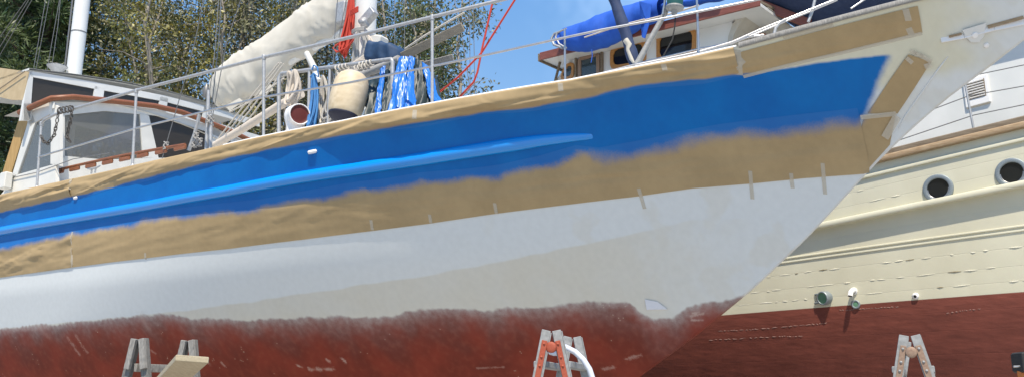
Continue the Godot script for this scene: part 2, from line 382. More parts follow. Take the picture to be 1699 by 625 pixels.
var hull_tex: ImageTexture
var hull_rough: ImageTexture
var paper_tex: ImageTexture
func paint_hull() -> void:
	var w := 2048
	var h := 512
	var fn := FastNoiseLite.new()
	fn.seed = 11; fn.frequency = 0.012; fn.fractal_octaves = 4
	var n1 := fn.get_image(w, h).get_data()
	fn.seed = 12; fn.frequency = 0.08; fn.fractal_octaves = 2
	var n2 := fn.get_image(w, h).get_data()
	fn.seed = 13; fn.frequency = 0.016; fn.fractal_octaves = 2
	var n3 := fn.get_image(w, h).get_data()
	fn.seed = 14; fn.frequency = 0.45; fn.fractal_octaves = 1
	var n4 := fn.get_image(w, h).get_data()
	var img := PackedByteArray(); img.resize(w * h * 3)
	var pap := PackedByteArray(); pap.resize(w * h * 3)
	var rgh := PackedByteArray(); rgh.resize(w * h)
	# linear colours
	var primer := Color(.64, .675, .685)
	var beige := Color(.60, .585, .515)
	var cream := Color(.62, .60, .46)
	var red := Color(.22, .038, .022)
	var red2 := Color(.13, .026, .016)
	var dust := Color(.44, .42, .405)
	var blue := Color(.0, .140, .45)
	var blue2 := Color(.0, .118, .41)
	var kraft := Color(.40, .292, .152)
	var kraft2 := Color(.34, .247, .126)
	for i in w:
		var x := TX0 + TXW * (i + 0.5) / w
		var bt := along(blue_top, x)
		var bl := along(blue_low, x)
		var pl := along(primer_low, x)
		var rt := along(red_top, x)
		for j in h:
			var y := TY1 - TYH * (j + 0.5) / h
			var k := j * w + i
			var a := n1[k] / 127.5 - 1.0
			var b := n2[k] / 127.5 - 1.0
			var d := n3[k] / 127.5 - 1.0
			var e := n4[k] / 127.5 - 1.0
			# primer over old beige over red antifouling
			var col := primer
			var below := sharp(0.012, -0.012, y - pl + d * 0.012) * sharp(-1.2, -2.9, x + a * 0.5)
			col = col.lerp(beige, below * (0.85 + 0.15 * a))
			var warm := sharp(0.15, 0.5, a + 0.5 * d) * 0.35
			col = col.lerp(beige, warm * sharp(-4.5, -2.5, x))
			# bow: the cream undercoat shows round the masked trim
			var cr := sharp(4.28, 4.42, y + d * 0.05 - (x + 0.2) * 0.14) * sharp(-1.6, -0.9, x) * sharp(0.95, 0.35, x + d * 0.2)
			col = col.lerp(cream, cr * 0.9)
			if y < rt + 0.30:
				var mott := clampf(0.5 + 0.9 * a + 0.5 * d, 0, 1)
				var rc := red.lerp(red2, mott * 0.75)
				rc = rc.lerp(Color(.235, .055, .03), clampf(b * 0.5, 0, 0.5))
				# overspray that drifted below the edge
				var dr := exp(-maxf(0.0, rt - y) / (0.055 + 0.045 * (a + 0.6))) * (0.72 + 0.25 * b + 0.15 * e)
				rc = rc.lerp(dust, clampf(dr, 0, 1))
				if e > 0.70 and d > 0.45 and b > 0.3: rc = Color(.48, .44, .36)
				var edge := sharp(0.014, -0.014, y - rt + d * 0.016 + b * 0.010 + a * 0.02)
				col = col.lerp(rc, edge)
			var g := sharp(bt + 0.012, bt - 0.016, y + b * 0.002 + d * 0.010)
			var soft := 0.055 if x < -2.6 else 0.085
			g *= sharp(bl - soft, bl + soft, y + a * 0.035 + d * 0.016 + b * 0.005 + e * 0.012)
			var lim := -0.27 + (y - 4.14) * 0.64
			g *= sharp(lim + 0.05, lim - 0.06, x + b * 0.006 + d * 0.012 + e * 0.006)
			g = clampf(g * 1.15, 0, 1)
			var bc := blue.lerp(blue2, clampf(0.5 + 0.8 * a, 0, 1))
			col = col.lerp(bc, g)
			col = col * (1.0 + 0.03 * b)
			var c8 := col.linear_to_srgb()
			img[k * 3] = clampi(int(c8.r * 255), 0, 255); img[k * 3 + 1] = clampi(int(c8.g * 255), 0, 255); img[k * 3 + 2] = clampi(int(c8.b * 255), 0, 255)
			rgh[k] = int(lerpf(185.0, 92.0, g))
			var pc := kraft.lerp(kraft2, clampf(0.5 + 0.6 * a + 0.25 * b + 0.15 * e, 0, 1))
			pc = pc.lerp(bc, g)
			c8 = pc.linear_to_srgb()
			pap[k * 3] = clampi(int(c8.r * 255), 0, 255); pap[k * 3 + 1] = clampi(int(c8.g * 255), 0, 255); pap[k * 3 + 2] = clampi(int(c8.b * 255), 0, 255)
	# scuffs, drips and flaked spots on the antifouling
	for q in [[PackedVector2Array([Vector2(-9.586, 2.395), Vector2(-9.526, 2.214)]), 0.022, 0.55], [PackedVector2Array([Vector2(-9.429, 2.419), Vector2(-9.372, 2.239)]), 0.020, 0.5], [PackedVector2Array([Vector2(-8.180, 2.614), Vector2(-8.146, 2.471)]), 0.03, 0.35], [PackedVector2Array([Vector2(-10.108, 2.568), Vector2(-9.959, 2.415)]), 0.03, 0.3], [PackedVector2Array([Vector2(-6.209, 1.978), Vector2(-5.908, 1.981)]), 0.014, 0.75], [PackedVector2Array([Vector2(-6.336, 2.018), Vector2(-6.286, 1.998)]), 0.010, 0.8], [PackedVector2Array([Vector2(-5.747, 2.073), Vector2(-5.725, 2.060)]), 0.014, 0.8], [PackedVector2Array([Vector2(-5.935, 2.076), Vector2(-5.912, 2.063)]), 0.012, 0.7],
			[PackedVector2Array([Vector2(-2.077, 2.435), Vector2(-1.949, 2.461)]), 0.010, 0.7], [PackedVector2Array([Vector2(-2.069, 2.402), Vector2(-1.974, 2.400)]), 0.009, 0.7], [PackedVector2Array([Vector2(-2.044, 2.463), Vector2(-1.988, 2.473)]), 0.008, 0.7], [PackedVector2Array([Vector2(-2.768, 2.041), Vector2(-2.622, 2.080)]), 0.012, 0.6], [PackedVector2Array([Vector2(-3.014, 1.944), Vector2(-2.905, 1.961)]), 0.014, 0.6], [PackedVector2Array([Vector2(-7.541, 2.103), Vector2(-7.508, 2.062)]), 0.016, 0.6], [PackedVector2Array([Vector2(-7.324, 2.066), Vector2(-7.304, 2.033)]), 0.012, 0.6], [PackedVector2Array([Vector2(-8.295, 2.240), Vector2(-8.231, 2.184)]), 0.012, 0.5], [PackedVector2Array([Vector2(-4.285, 1.968), Vector2(-3.997, 1.977)]), 0.006, 0.5]]:
		var seg: PackedVector2Array = q[0]
		var p0 := hull_uv(seg[0].x, seg[0].y) * Vector2(w, h)
		var p1 := hull_uv(seg[1].x, seg[1].y) * Vector2(w, h)
		var rad: float = q[1] * 1.8 / TYH * h
		for j in range(maxi(0, int(minf(p0.y, p1.y) - rad * 2)), mini(h, int(maxf(p0.y, p1.y) + rad * 2) + 1)):
			for i in range(maxi(0, int(minf(p0.x, p1.x) - rad * 2)), mini(w, int(maxf(p0.x, p1.x) + rad * 2) + 1)):
				var pt := Vector2(i, j)
				var on := Geometry2D.get_closest_point_to_segment(pt, p0, p1)
				var k := j * w + i
				var fx: float = q[2] * 0.8 * smoothstep(1.0, 0.0, pt.distance_to(on) / rad + 0.7 * (n2[k] / 127.5 - 1.0) + 0.5 * (n4[k] / 127.5 - 1.0))
				img[k * 3] = int(lerpf(img[k * 3], 196, fx)); img[k * 3 + 1] = int(lerpf(img[k * 3 + 1], 184, fx)); img[k * 3 + 2] = int(lerpf(img[k * 3 + 2], 174, fx))
	hull_tex = ImageTexture.create_from_image(Image.create_from_data(w, h, false, Image.FORMAT_RGB8, img))
	paper_tex = ImageTexture.create_from_image(Image.create_from_data(w, h, false, Image.FORMAT_RGB8, pap))
	hull_rough = ImageTexture.create_from_image(Image.create_from_data(w, h, false, Image.FORMAT_L8, rgh))

func hull_patch(b: MB, side: float) -> void:
	var rows := []
	var uvs := []
	var nu := 150
	var nv := 56
	for i in nu + 1:
		var s := float(i) / nu
		s = 1.0 - pow(1.0 - s, 1.35)
		var row := PackedVector3Array()
		var ur := PackedVector2Array()
		for j in nv + 1:
			var q := float(j) / nv
			var x := -8.0
			var y := 3.0
			for it in 14:
				y = lerpf(0.02, along(sheer_line, x), q)
				x = lerpf(-13.6, stem_at(y), s)
			var z := half_breadth(x, y)
			var aft := smoothstep(-12.0, -14.5, x)
			z *= 1.0 - 0.35 * aft
			row.push_back(Vector3(x, y, z * side)); ur.push_back(hull_uv(x, y))
		rows.push_back(row); uvs.push_back(ur)
	b.grid(rows, uvs, side > 0)

func build_ketch() -> void:
	paint_hull()
	var t := thing("sailing_ketch", "ketch with blue sprayed topsides, white primer and red bottom under repair", "boat", ketch_frame, Vector3(-6, 0, 0))
	var hm := StandardMaterial3D.new()
	hm.albedo_texture = hull_tex; hm.roughness_texture = hull_rough; hm.roughness_texture_channel = BaseMaterial3D.TEXTURE_CHANNEL_RED; hm.roughness = 1.0
	hm.texture_repeat = false
	hm.metallic_specular = 0.3
	var b := MB.new()
	hull_patch(b, 1); hull_patch(b, -1)
	# transom
	var tr := PackedVector3Array()
	var rows := []
	for j in 57:
		var y := lerpf(0.02, along(sheer_line, -13.6), j / 56.0)
		var z := half_breadth(-13.6, y) * (1.0 - 0.35 * smoothstep(-12.0, -14.5, -13.6))
		rows.push_back(PackedVector3Array([Vector3(-13.6, y, z), Vector3(-13.6, y, -z)]))
	b.grid(rows)
	# face of the stem
	rows = []
	var suv := []
	for j in 57:
		var q := j / 56.0
		var y := lerpf(0.02, 5.2, q)
		var x := stem_at(y)
		rows.push_back(PackedVector3Array([Vector3(x, y, -0.03), Vector3(x + 0.012, y, 0), Vector3(x, y, 0.03)]))
		suv.push_back(PackedVector2Array([hull_uv(x - 0.02, y), hull_uv(x - 0.02, y), hull_uv(x - 0.02, y)]))
	b.grid(rows, suv)
	var hull := obj("hull", b, hm, t)
	# deck
	b = MB.new()
	rows = []
	for i in 61:
		var x := lerpf(-13.55, 1.55, i / 60.0)
		var y := along(sheer_line, x) - 0.03
		var z := maxf(0.02, half_breadth(x, y) - 0.02)
		if x < -12.0: z *= 1.0 - 0.35 * smoothstep(-12.0, -14.5, x)
		rows.push_back(PackedVector3Array([Vector3(x, y, z), Vector3(x, y + 0.06, 0), Vector3(x, y, -z)]))
	b.grid(rows, null, true)
	obj("deck", b, mats.white_gel, t)
	# rubbing strake: fresh gloss blue, dying out towards the bow
	var rub := PackedVector2Array([Vector2(-10.825, 3.822), Vector2(-10.009, 3.827), Vector2(-9.248, 3.824), Vector2(-7.761, 3.822), Vector2(-6.561, 3.846), Vector2(-5.554, 3.891), Vector2(-4.841, 3.917), Vector2(-4.185, 3.950), Vector2(-3.570, 3.993), Vector2(-2.991, 4.035), Vector2(-2.715, 4.045), Vector2(-2.527, 4.045)])
	var rp := plain("fresh_blue", lin(.0, .24, .72), 0.2)
	rp.clearcoat_enabled = true; rp.clearcoat = 0.6; rp.clearcoat_roughness = 0.08
	b = MB.new()
	rows = []
	var x1: float = rub[rub.size() - 1].x
	for i in 141:
		var x := lerpf(-13.0, x1, 1.0 - pow(1.0 - i / 140.0, 1.3))
		var y := along(rub, x)
		var f := clampf((x1 - x) / 0.75, 0, 1)
		f = sqrt(f)
		var row := PackedVector3Array()
		for k in 15:
			var a := lerpf(-1.0, 1.0, k / 14.0) * PI / 2
			var hy := sin(a) * 0.062 * lerpf(0.25, 1.0, f)
			var ho := cos(a) * 0.062 * f - 0.004
			row.push_back(on_hull(x, y + hy, ho))
		rows.push_back(row)
	b.grid(rows, null, true)
	obj("rubbing_strake", b, rp, t)
	# scuppers in the topsides
	for q in [[Vector2(-5.374, 4.127), 0.055], [Vector2(-9.204, 4.074), 0.035]]:
		var p: Vector3 = on_hull(q[0].x, q[0].y, 0.004)
		var e: Vector3 = (on_hull(q[0].x + 0.1, q[0].y + 0.006, 0.004) - p).normalized()
		b = MB.new()
		b.tube([p - e * q[1], p - e * q[1] * 0.8, p, p + e * q[1] * 0.8, p + e * q[1]], [0.006, 0.02, 0.021, 0.02, 0.006], 10)
		obj("scupper", b, mats.white_fresh, t)
	# white toe rail that shows as a bright edge above the paper
	b = MB.new()
	var tpts := []
	for i in 61:
		var x := lerpf(-6.6, -1.16, i / 60.0)
		var y := along(sheer_line, x)
		tpts.push_back(Vector3(x, y + 0.012, half_breadth(x, y) - 0.028))
	b.tube(tpts, 0.016, 8)
	obj("toe_rail", b, mats.white_fresh, t)
	# forward cap rail of bare grey timber
	b = MB.new()
	rows = []
	for i in 41:
		var x := lerpf(-1.13, 1.55, i / 40.0)
		var y := along(sheer_line, x)
		var z := half_breadth(x, y)
		rows.push_back(PackedVector3Array([Vector3(x, y - 0.012, z - 0.09), Vector3(x, y + 0.028, z - 0.085), Vector3(x, y + 0.034, z), Vector3(x, y + 0.020, z + 0.022), Vector3(x, y - 0.016, z + 0.024), Vector3(x, y - 0.022, z + 0.004)]))
	b.grid(rows, null, false)
	obj("cap_rail", b, mats.grey_wood, t)
	# stemhead slot with a strip of old timber, chainplate with its eye
	b = MB.new()
	var pts := []
	var slot := PackedVector2Array([Vector2(0.419, 4.683), Vector2(0.595, 4.710), Vector2(0.828, 4.762), Vector2(1.052, 4.801)])
	for q in slot: pts.push_back(on_hull(q.x, q.y, 0.004))
	for k in pts.size() - 1: b.bar(pts[k], pts[k + 1], 0.055, 0.016, Vector3.UP, 0.004)
	obj("hawse_plate", b, mats.white_fresh, t)
	b = MB.new()
	slot = PackedVector2Array([Vector2(0.784, 4.770), Vector2(1.057, 4.834)])
	pts = []
	for q in slot: pts.push_back(on_hull(q.x, q.y, 0.010))
	b.bar(pts[0], pts[1], 0.03, 0.012, Vector3.UP, 0.003)
	obj("bare_timber", b, mats.worn_varnish, t)
	b = MB.new()
	slot = PackedVector2Array([Vector2(0.482, 4.707), Vector2(0.580, 4.727)])
	pts = []
	for q in slot: pts.push_back(on_hull(q.x, q.y, 0.014))
	b.bar(pts[0], pts[1], 0.02, 0.012, Vector3.UP, 0.003)
	obj("bare_timber", b, mats.worn_varnish, t)
	b = MB.new()
	var plate := PackedVector2Array([Vector2(0.589, 4.748), Vector2(0.775, 4.795), Vector2(0.742, 4.704), Vector2(0.699, 4.662), Vector2(0.640, 4.662), Vector2(0.611, 4.697)])
	pts = []
	for q in plate: pts.push_back(on_hull(q.x, q.y, 0.013))
	b.slab(pts, Vector3(0, 0, 0.012))
	var cp := obj("chainplate", b, mats.white_paint, t)
	b = MB.new()
	var q2 := Vector2(0.673, 4.717)
	var nrm: Vector3 = on_hull(q2.x, q2.y, 1.0) - on_hull(q2.x, q2.y)
	b.lathe(on_hull(q2.x, q2.y, 0.020), nrm, [[0.0, 0.012], [0.024, 0.012], [0.026, 0.009], [0.026, 0.0]], 16)
	obj("eye", b, mats.white_fresh, cp)
	b = MB.new()
	q2 = Vector2(0.753, 4.640)
	nrm = on_hull(q2.x, q2.y, 1.0) - on_hull(q2.x, q2.y)
	b.lathe(on_hull(q2.x, q2.y, 0.0), nrm, [[0.0, 0.012], [0.018, 0.012], [0.022, 0.009], [0.022, 0.0]], 16)
	obj("bobstay_eye", b, mats.white_fresh, t)
	# edge of the stem trim
	b = MB.new()
	pts = []
	for q in PackedVector2Array([Vector2(0.451, 4.561), Vector2(0.372, 4.483), Vector2(0.257, 4.363), Vector2(0.139, 4.239), Vector2(0.033, 4.119), Vector2(-0.032, 4.024)]): pts.push_back(on_hull(q.x, q.y, 0.0))
	b.tube(pts, [0.004, 0.009, 0.010, 0.010, 0.009, 0.005], 8)
	obj("stem_trim", b, mats.white_paint, t)
	# a sprayed wedge of filler left proud near the waterline
	b = MB.new()
	pts = []
	for q in PackedVector2Array([Vector2(-2.434, 2.591), Vector2(-2.443, 2.497), Vector2(-2.259, 2.499), Vector2(-2.327, 2.567)]): pts.push_back(on_hull(q.x, q.y, 0.002))
	b.slab(pts, Vector3(0, 0.004, 0.012))
	obj("filler_patch", b, mats.hose, t)

	# ---------------- guard rails
	build_rails(t)
	build_windscreen(t)
	build_rig(t)

func build_rails(t: Node3D) -> void:
	var posts := [[Vector3(-10.162, 4.357, 2.101), Vector3(-10.243, 5.206, 2.101)], [Vector3(-8.216, 4.378, 2.101), Vector3(-8.288, 5.299, 2.101)], [Vector3(-6.034, 4.363, 2.089), Vector3(-6.113, 5.290, 2.092)], [Vector3(-3.998, 4.457, 1.827), Vector3(-4.018, 5.369, 1.831)]]
	for p in posts:
		var b := MB.new()
		var foot: Vector3 = p[0] - Vector3(0, 0.06, 0)
		b.tube([foot, p[1]], 0.0165, 10)
		b.lathe(foot, Vector3.UP, [[0.05, -0.02], [0.05, 0.02], [0.03, 0.035], [0.0165, 0.06]], 14)
		b.lathe(p[1], (p[1] - foot), [[0.0165, -0.02], [0.023, -0.02], [0.023, 0.03], [0.016, 0.035]], 12)
		obj("stanchion", b, mats.galv, t)
	var b2 := MB.new()
	b2.tube([Vector3(-10.243, 5.206, 2.101), Vector3(-10.185, 5.255, 2.101), Vector3(-9.952, 5.291, 2.101), Vector3(-9.183, 5.304, 2.101), Vector3(-8.291, 5.316, 2.101), Vector3(-7.149, 5.301, 2.101), Vector3(-6.114, 5.297, 2.092), Vector3(-4.960, 5.311, 1.994), Vector3(-4.017, 5.382, 1.832), Vector3(-3.558, 5.431, 1.725), Vector3(-3.285, 5.463, 1.655), Vector3(-2.905, 5.521, 1.546), Vector3(-2.343, 5.618, 1.362)], 0.019, 10)
	obj("top_rail", b2, mats.galv, t)
	b2 = MB.new()
	b2.tube([Vector3(-10.231, 4.749, 2.101), Vector3(-9.215, 4.784, 2.101), Vector3(-8.273, 4.822, 2.101), Vector3(-7.092, 4.824, 2.102), Vector3(-6.073, 4.830, 2.091), Vector3(-4.935, 4.810, 1.991), Vector3(-4.006, 4.853, 1.829), Vector3(-3.314, 4.918, 1.662), Vector3(-2.796, 4.983, 1.512), Vector3(-2.356, 5.042, 1.365), Vector3(-1.722, 5.119, 1.128), Vector3(-1.061, 5.229, 0.846), Vector3(-0.664, 5.308, 0.658)], 0.0125, 8)
	obj("lower_rail", b2, mats.steel, t)
	for q in [[Vector3(-2.725, 4.566, 1.439), Vector3(-2.723, 5.111, 1.438)], [Vector3(-1.551, 4.735, 1.008), Vector3(-1.541, 5.412, 1.005)]]:
		b2 = MB.new()
		b2.tube([q[0] - Vector3(0, 0.05, 0), q[1]], 0.011, 8)
		obj("stanchion", b2, mats.steel, t)
	# pulpit rails on the foredeck
	b2 = MB.new()
	b2.tube([Vector3(-2.107, 4.694, 1.188), Vector3(-1.871, 4.730, 1.097), Vector3(-1.561, 4.785, 0.972), Vector3(-1.280, 4.862, 0.853), Vector3(-1.050, 4.969, 0.749), Vector3(-0.848, 5.053, 0.656), Vector3(-0.621, 5.150, 0.547), Vector3(-0.420, 5.238, 0.446), Vector3(-0.195, 5.338, 0.328)], 0.011, 8)
	obj("pulpit_rail", b2, mats.steel, t)
	b2 = MB.new()
	b2.tube([Vector3(-2.443, 4.676, 1.205), Vector3(-2.011, 4.768, 1.050), Vector3(-1.590, 4.851, 0.886), Vector3(-1.307, 4.887, 0.766), Vector3(-1.075, 4.982, 0.662), Vector3(-0.870, 5.074, 0.567), Vector3(-0.641, 5.172, 0.457), Vector3(-0.413, 5.278, 0.341)], 0.009, 8)
	obj("pulpit_rail", b2, mats.steel, t)
	for q in [[Vector3(-0.930, 4.914, 0.694), Vector3(-0.911, 4.985, 0.685), Vector3(-0.879, 5.030, 0.671), Vector3(-0.827, 5.064, 0.647)], [Vector3(-0.651, 5.046, 0.522), Vector3(-0.610, 5.153, 0.502), Vector3(-0.575, 5.296, 0.485)]]:
		b2 = MB.new()
		b2.tube(q, 0.014, 8)
		obj("pulpit_leg", b2, mats.galv, t)
	b2 = MB.new()
	b2.tube([Vector3(-0.313, 5.204, 0.250), Vector3(-0.173, 5.309, 0.176)], 0.009, 8)
	obj("pulpit_strut", b2, mats.steel, t)
	b2 = MB.new()
	b2.tube([Vector3(-1.214, 4.956, 0.684), Vector3(-1.047, 4.971, 0.608)], 0.011, 8)
	obj("pulpit_strut", b2, mats.steel, t)
	# pin rail round the mast
	b2 = MB.new()
	b2.tube([Vector3(-6.587, 4.614, 1.350), Vector3(-6.651, 5.391, 1.350), Vector3(-6.605, 5.443, 1.350), Vector3(-6.153, 5.399, 1.350), Vector3(-5.712, 5.355, 1.350), Vector3(-5.307, 5.316, 1.350), Vector3(-4.935, 5.282, 1.350), Vector3(-4.909, 5.242, 1.350), Vector3(-4.892, 4.596, 1.350)], 0.024, 10)
	obj("pin_rail", b2, mats.galv, t)
	b2 = MB.new()
	b2.tube([Vector3(-6.117, 4.614, 1.350), Vector3(-6.153, 5.391, 1.350)], 0.02, 10)
	obj("pin_rail_post", b2, mats.galv, t)
	b2 = MB.new()
	b2.tube([Vector3(-5.821, 4.617, 1.350), Vector3(-5.832, 5.364, 1.350)], 0.017, 10)
	obj("pin_rail_post", b2, mats.galv, t)
	# stanchion sockets aft of the mast with their tackle
	for q in [[Vector3(-7.359, 4.500, 1.750), Vector3(-7.376, 4.829, 1.750), Vector3(-7.404, 5.257, 1.750)], [Vector3(-7.285, 4.489, 1.750), Vector3(-7.326, 4.940, 1.750)]]:
		b2 = MB.new()
		b2.tube(q, 0.021, 8)
		obj("shroud_post", b2, mats.galv, t)

func strip(b: MB, p: Array, q: Array, th: Vector3) -> void:
	for k in p.size() - 1: b.slab([p[k], p[k + 1], q[k + 1], q[k]], th)

func build_windscreen(t: Node3D) -> void:
	# front screen faces the bow, short wings run aft, a hardtop with smoked lights stands behind
	var back := Vector3(-0.05, 0, 0)
	var X := -10.7
	# coachroof ahead of the screen
	var b := MB.new()
	b.slab([Vector3(-10.7, 4.28, 1.72), Vector3(-8.0, 4.28, 1.72), Vector3(-7.7, 4.52, 1.50), Vector3(-10.7, 4.60, 1.50)], Vector3(0, 0, -0.05))
	b.slab([Vector3(-10.7, 4.60, 1.50), Vector3(-7.7, 4.52, 1.50), Vector3(-7.7, 4.62, 0), Vector3(-10.7, 4.74, 0)], Vector3(0, -0.04, 0))
	b.slab([Vector3(-10.7, 4.74, 0), Vector3(-7.7, 4.62, 0), Vector3(-7.7, 4.52, -1.50), Vector3(-10.7, 4.60, -1.50)], Vector3(0, -0.04, 0))
	b.slab([Vector3(-7.7, 4.28, 1.55), Vector3(-7.7, 4.52, 1.50), Vector3(-7.7, 4.62, 0.0), Vector3(-7.7, 4.28, 0.0)], Vector3(-0.04, 0, 0))
	b.slab([Vector3(-7.7, 4.28, -1.55), Vector3(-7.7, 4.52, -1.50), Vector3(-7.7, 4.62, 0.0), Vector3(-7.7, 4.28, 0.0)], Vector3(-0.04, 0, 0))
	obj("coachroof", b, mats.white_gel, t)
	var ws := MB.new()
	# header under the roof edge, sill, pillars
	var top := [Vector3(-10.700, 5.714, 1.735), Vector3(-10.700, 5.912, 0.961), Vector3(-10.700, 6.072, 0.070), Vector3(-10.700, 6.089, -0.910), Vector3(-10.700, 5.990, -2.022)]
	var head := [Vector3(-10.700, 5.543, 1.588), Vector3(-10.700, 5.803, 0.919), Vector3(-10.700, 5.973, 0.037), Vector3(-10.700, 5.968, -0.922), Vector3(-10.700, 5.883, -2.031)]
	strip(ws, top, head, back)
	var sill := [Vector3(-10.700, 4.979, 1.518), Vector3(-10.700, 5.077, 0.834), Vector3(-10.700, 5.302, -0.013), Vector3(-10.700, 5.525, -0.966), Vector3(-10.700, 5.637, -2.052)]
	var foot := [Vector3(-10.700, 4.529, 1.516), Vector3(-10.700, 4.713, 0.791), Vector3(-10.700, 4.945, -0.052), Vector3(-10.700, 5.146, -1.003), Vector3(-10.700, 5.372, -2.075)]
	strip(ws, sill, foot, back)
	for q in [[Vector3(-10.700, 5.714, 1.735), Vector3(-10.700, 5.606, 1.523), Vector3(-10.700, 4.962, 1.444), Vector3(-10.700, 4.933, 1.566)], [Vector3(-10.700, 5.931, 0.326), Vector3(-10.700, 5.937, 0.165), Vector3(-10.700, 5.317, -0.078), Vector3(-10.700, 5.253, 0.198)], [Vector3(-10.700, 6.105, -0.971), Vector3(-10.700, 6.089, -1.187), Vector3(-10.700, 5.507, -1.473), Vector3(-10.700, 5.489, -1.168)]]:
		ws.slab(q, Vector3(-0.062, 0, 0))
	# near wing
	strip(ws, [Vector3(-10.760, 5.735, 1.700), Vector3(-11.242, 5.676, 1.700), Vector3(-11.412, 5.633, 1.700)], [Vector3(-10.723, 5.551, 1.700), Vector3(-11.098, 5.481, 1.700), Vector3(-11.206, 5.436, 1.700)], Vector3(0, 0, -0.05))
	strip(ws, [Vector3(-10.487, 4.786, 1.700), Vector3(-11.398, 4.754, 1.700)], [Vector3(-10.394, 4.453, 1.700), Vector3(-11.735, 4.515, 1.700)], Vector3(0, 0, -0.05))
	ws.slab([Vector3(-10.760, 5.735, 1.700), Vector3(-10.533, 5.589, 1.700), Vector3(-10.369, 4.744, 1.700), Vector3(-10.601, 4.802, 1.700)], Vector3(0, 0, -0.045))
	ws.slab([Vector3(-11.242, 5.676, 1.700), Vector3(-11.098, 5.481, 1.700), Vector3(-11.383, 4.752, 1.700), Vector3(-11.517, 4.752, 1.700)], Vector3(0, 0, -0.045))
	var scr := obj("windscreen", ws, mats.white_gel, t)
	for q in [[Vector3(-10.720, 5.634, 1.532), Vector3(-10.720, 5.966, 0.283), Vector3(-10.720, 5.250, 0.140), Vector3(-10.720, 4.946, 1.447)], [Vector3(-10.720, 5.958, 0.174), Vector3(-10.720, 6.082, -1.028), Vector3(-10.720, 5.487, -1.236), Vector3(-10.720, 5.300, -0.073)], [Vector3(-10.720, 6.121, -1.176), Vector3(-10.720, 5.955, -2.043), Vector3(-10.720, 5.612, -2.073), Vector3(-10.720, 5.497, -1.466)]]:
		var p := MB.new()
		p.slab(q, Vector3(-0.008, 0, 0))
		obj("pane", p, mats.perspex if q[0].z > 1.0 else mats.smoked, scr)
	var p1 := MB.new()
	p1.slab([Vector3(-10.761, 5.581, 1.680), Vector3(-11.181, 5.509, 1.680), Vector3(-11.465, 4.767, 1.680), Vector3(-10.571, 4.768, 1.680)], Vector3(0, 0, -0.008))
	obj("pane", p1, mats.perspex, scr)
	# roof and its teak edge
	var edge := [Vector3(-10.660, 5.416, 2.178), Vector3(-10.660, 5.591, 1.954), Vector3(-10.660, 5.743, 1.763), Vector3(-10.660, 5.854, 1.450), Vector3(-10.660, 5.943, 0.992), Vector3(-10.660, 6.105, 0.104), Vector3(-10.660, 6.145, -0.391), Vector3(-10.660, 6.125, -0.873), Vector3(-10.660, 6.088, -1.449), Vector3(-10.660, 6.018, -1.982)]
	edge[0] = Vector3(-11.441, 5.669, 1.750)
	edge[1] = Vector3(-11.033, 5.713, 1.760)
	var r := MB.new()
	r.tube(edge, 0.042, 10)
	obj("roof_edge", r, mats.teak, t)
	r = MB.new()
	var rows := []
	for i in 9:
		var f := i / 8.0
		var row := PackedVector3Array()
		for k in 13:
			var z := lerpf(1.72, -2.0, k / 12.0)
			row.push_back(Vector3(lerpf(-10.68, -11.9, f), 5.74 + 0.24 * (1.0 - pow(z / 2.0, 2)) - 0.10 * f, z))
		rows.push_back(row)
	r.grid(rows)
	obj("roof", r, mats.white_gel, t)
	# hardtop
	var ht := MB.new()
	var bt := Vector3(-0.04, 0, 0)
	strip(ht, [Vector3(-11.200, 6.241, 1.824), Vector3(-11.200, 6.389, 0.763), Vector3(-11.200, 6.539, -0.426), Vector3(-11.200, 6.605, -1.348), Vector3(-11.200, 6.672, -2.518)], [Vector3(-11.200, 6.158, 1.796), Vector3(-11.200, 6.285, 0.751), Vector3(-11.200, 6.438, -0.437), Vector3(-11.200, 6.499, -1.358), Vector3(-11.200, 6.559, -2.527)], bt)
	strip(ht, [Vector3(-11.200, 5.737, 1.839), Vector3(-11.200, 6.116, 0.731), Vector3(-11.200, 6.337, -0.447), Vector3(-11.200, 6.360, -1.371), Vector3(-11.200, 6.389, -2.542)], [Vector3(-11.200, 5.496, 1.808), Vector3(-11.200, 5.892, 0.705), Vector3(-11.200, 6.116, -0.471), Vector3(-11.200, 6.212, -1.386), Vector3(-11.200, 6.220, -2.557)], bt)
	for q in [[Vector3(-11.200, 6.241, 1.824), Vector3(-11.200, 6.242, 1.762), Vector3(-11.200, 5.519, 1.723), Vector3(-11.200, 5.484, 1.850)], [Vector3(-11.200, 6.320, 0.796), Vector3(-11.200, 6.341, 0.634), Vector3(-11.200, 5.911, 0.635), Vector3(-11.200, 5.865, 0.803)], [Vector3(-11.200, 6.502, -0.371), Vector3(-11.200, 6.516, -0.523), Vector3(-11.200, 6.122, -0.494), Vector3(-11.200, 6.079, -0.335)], [Vector3(-11.200, 6.591, -1.258), Vector3(-11.200, 6.595, -1.388), Vector3(-11.200, 6.202, -1.348), Vector3(-11.200, 6.190, -1.221)]]:
		ht.slab(q, Vector3(-0.052, 0, 0))
	var hf := obj("hardtop_frame", ht, mats.white_paint, t)
	for q in [[Vector3(-11.220, 6.212, 1.782), Vector3(-11.220, 6.343, 0.765), Vector3(-11.220, 5.864, 0.749), Vector3(-11.220, 5.585, 1.755)], [Vector3(-11.220, 6.361, 0.643), Vector3(-11.220, 6.500, -0.422), Vector3(-11.220, 6.178, -0.386), Vector3(-11.220, 5.913, 0.642)], [Vector3(-11.220, 6.547, -0.512), Vector3(-11.220, 6.603, -1.365), Vector3(-11.220, 6.217, -1.312), Vector3(-11.220, 6.123, -0.486)]]:
		var p := MB.new()
		p.slab(q, Vector3(-0.006, 0, 0))
		obj("pane", p, mats.smoked, hf)
	var hr := MB.new()
	rows = []
